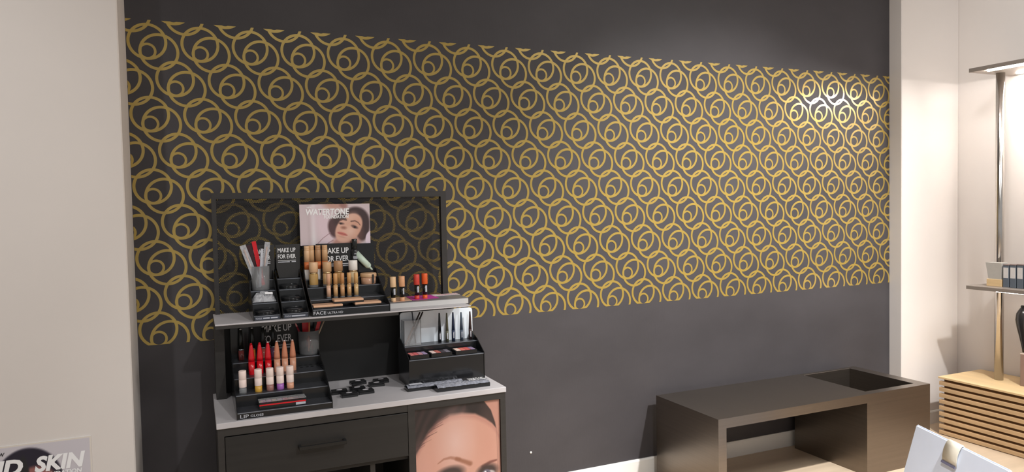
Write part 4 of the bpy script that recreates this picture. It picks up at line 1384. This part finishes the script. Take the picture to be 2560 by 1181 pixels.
# goods on the lower shelf
SX = PX0 + 0.10
w0 = at(2467, 712, X=SX)
w1 = at(2494, 712, X=SX)
wz = s1z + 0.0005
tst = thing('tester_stand', 'pale flared tester holder on a small wooden block on the shelf', 'tester holder', (SX + 0.03, (w0.y + w1.y) / 2 - 0.01, wz))
b_h = at(2480, 698, X=SX).z - wz
t_h = at(2480, 657, X=SX).z - wz
wl = abs(w1.y - w0.y) / 2 + 0.012
link('block', MB().box(-0.03, 0.03, -wl, wl, 0, b_h, .001).mesh('block', OAKT), tst)
link('holder', MB().add([(-.026, -wl * .9, b_h), (.026, -wl * .9, b_h), (.026, wl * .8, b_h), (-.026, wl * .8, b_h), (-.03, -wl, t_h), (.03, -wl, t_h), (.03, wl * 1.15, t_h), (-.03, wl * 1.15, t_h)],
                        [(0, 3, 2, 1), (4, 5, 6, 7), (0, 1, 5, 4), (1, 2, 6, 5), (2, 3, 7, 6), (3, 0, 4, 7)]).mesh('holder', solid('pale_grey_card', 186, 182, 176, 0.5)), tst)
NAVY = solid('navy_carton', 98, 107, 118, 0.4)
LBL = solid('carton_label', 214, 210, 208, 0.5)
for k, (pa, pb2) in enumerate(((2507, 2522), (2524, 2540), (2541.5, 2558), (2560, 2577))):
    ya, yb2 = at(pa, 700, X=SX).y, at(pb2, 700, X=SX).y
    hz2 = at(pa + 7, 664, X=SX).z - wz
    t = thing('small_carton', ['slate blue carton with white label next to the chrome pole', 'slate blue carton with white label, second from the chrome pole', 'slate blue carton with white label, third from the chrome pole', 'slate blue carton cut by the picture edge on the shelf'][k], 'carton', (SX + 0.025, (ya + yb2) / 2, wz), 'slate blue cartons on the shelf')
    hw2 = abs(ya - yb2) / 2 - 0.001
    link('carton', MB().box(-0.025, 0.025, -hw2, hw2, 0, hz2, .001).mesh('carton', NAVY), t)
    link('label', MB().box(-0.0258, -0.0248, -hw2 * .85, hw2 * .85, hz2 * .42, hz2 * .9).mesh('label', LBL), t)
    link('lid', MB().box(-0.026, 0.026, -hw2 - .0004, hw2 + .0004, hz2, hz2 + .006, .001).mesh('lid', solid('carton_lid', 128, 112, 108, 0.4)), t)

# black bust on a rosy box, standing on the plinth
bq = at(2550, 965, Z=PH)
bxX = bq.x
pd = thing('display_box', 'rosy brown display box on the oak plinth', 'box', (bxX + 0.06, bq.y - 0.060, PH))
bh_ = at(2550, 886, X=bxX).z - PH
link('box', MB().box(-0.06, 0.06, -0.060, 0.060, 0, bh_, .0015).mesh('box', solid('rosy_brown', 150, 124, 114, 0.45)), pd)
link('top_edge', MB().box(-0.061, 0.061, -0.061, 0.061, bh_, bh_ + .004, .001).mesh('top_edge', solid('pale_rose', 222, 204, 192, 0.4)), pd)
vz = PH + bh_ + 0.004
vx, vy = bxX + 0.06, bq.y - 0.085
vh = at(2552, 768, X=vx).z - vz
vr = 0.055
vy = at(2542, 800, X=vx).y - vr
tube_thing('black_vase', 'glossy black tapering vase on the rosy box, cut by the picture edge', 'vase', vx, vy, vz, [
    ('body', [(vr * .34, 0), (vr * .40, vh * .10), (vr * .60, vh * .30), (vr * .88, vh * .55), (vr, vh * .72), (vr * .93, vh * .86), (vr * .66, vh * .96), (vr * .5, vh)], mat('black_gloss_ceramic', (0.02, 0.019, 0.02, 1), 0.2, noise=((9, 9, 9), 2, 0.05))),
    ('rim', [(vr * .5, vh), (vr * .53, vh + .006), (vr * .48, vh + .012)], GCAP)])

# ================================================================== PALE BAG WITH CLASP
TZ = 0.45
A = at(2290, 1062, Z=TZ)
B = at(2524, 1177, Z=TZ)
ax = (B - A).normalized()
nn = Vector((ax.y, -ax.x, 0.0))
if nn.x > 0:
    nn = -nn
bag = thing('paper_bag', 'pale blue-white bag with slanting side and beige clasp, cut by the picture corner', 'bag', ((A.x + B.x) / 2, (A.y + B.y) / 2, 0.0))
# lean of the visible side found from its end edge
foot_px = (2258, 1181)
best = None
for k in range(0, 80):
    m_ = k * 0.01
    for j in range(1, 30):
        P = A + nn * (m_ * j * 0.01) - Vector((0, 0, j * 0.01))
        d_ = np.array(P) - CAM
        D_ = d_ @ _f
        X_, Y_ = IW / 2 + FPX * (d_ @ _r) / D_, IH / 2 - FPX * (d_ @ _u) / D_
        e_ = (X_ - foot_px[0]) ** 2 + (Y_ - foot_px[1]) ** 2
        if best is None or e_ < best[0]:
            best = (e_, m_)
lean = best[1] * TZ
off = bag.location
Lb = (B - A).length
th_ = 0.012
f0, f1 = A + nn * lean, B + nn * lean
f0.z = f1.z = 0.0
b0, b1 = A - nn * (lean + th_), B - nn * (lean + th_)
b0.z = b1.z = 0.0
A2, B2 = A - nn * th_, B - nn * th_
BAGM = mat('pale_blue_white_paper', srgb(222, 232, 252), 0.4, noise=((7, 7, 7), 3, 0.02), bump=((9, 9, 9), 0.25))
mid = []
mb = MB()
mb.add([p - off for p in (f0, f1, b1, b0, A, B, B2, A2)], [(0, 3, 2, 1), (4, 5, 6, 7), (0, 1, 5, 4), (1, 2, 6, 5), (2, 3, 7, 6), (3, 0, 4, 7)])
bm = bmesh.new()
me = mb.mesh('body', BAGM)
bm.from_mesh(me)
bmesh.ops.bevel(bm, geom=bm.edges[:], offset=0.005, segments=2, affect='EDGES')
bm.to_mesh(me)
bm.free()
link('body', me, bag)
# clasp: strap folded over the top edge
dn = (f0 - A).normalized()
on = dn.cross(ax).normalized()
if on.z < 0:
    on = -on
c_a = A + ax * ((at(2377, 1102, Z=TZ) - A).dot(ax))
c_b = A + ax * ((at(2412, 1119, Z=TZ) - A).dot(ax))
prof = []
for (s_, o_) in ((-0.03, 0.0), (0.0, 0.006), (0.016, 0.011), (0.04, 0.014), (0.07, 0.011), (0.097, 0.004)):
    if s_ < 0:
        prof.append(A - nn * 0.012 + Vector((0, 0, -0.012)) - A)
        prof.append(-nn * 0.006 + Vector((0, 0, 0.006)))
    else:
        prof.append(dn * s_ + on * o_)
vv, ff = [], []
for side in (c_a, c_b):
    for p in prof:
        vv.append(side + p - off)
n = len(prof)
for k in range(n - 1):
    ff.append((k, k + 1, n + k + 1, n + k))
mb = MB().add(vv, ff, True)
st = link('clasp', mb.mesh('clasp', solid('beige_strap', 208, 202, 188, 0.5)), bag)
sm = st.modifiers.new('thickness', 'SOLIDIFY')
sm.thickness = 0.004
lo0, lo1 = c_a + dn * 0.094 + on * 0.0075, c_b + dn * 0.094 + on * 0.0075
link('clasp_end', MB().slab(lo0 - off, lo1 - off, 0.010, 0.005, up=on).mesh('clasp_end', solid('slate_edge', 112, 112, 136, 0.4)), bag)
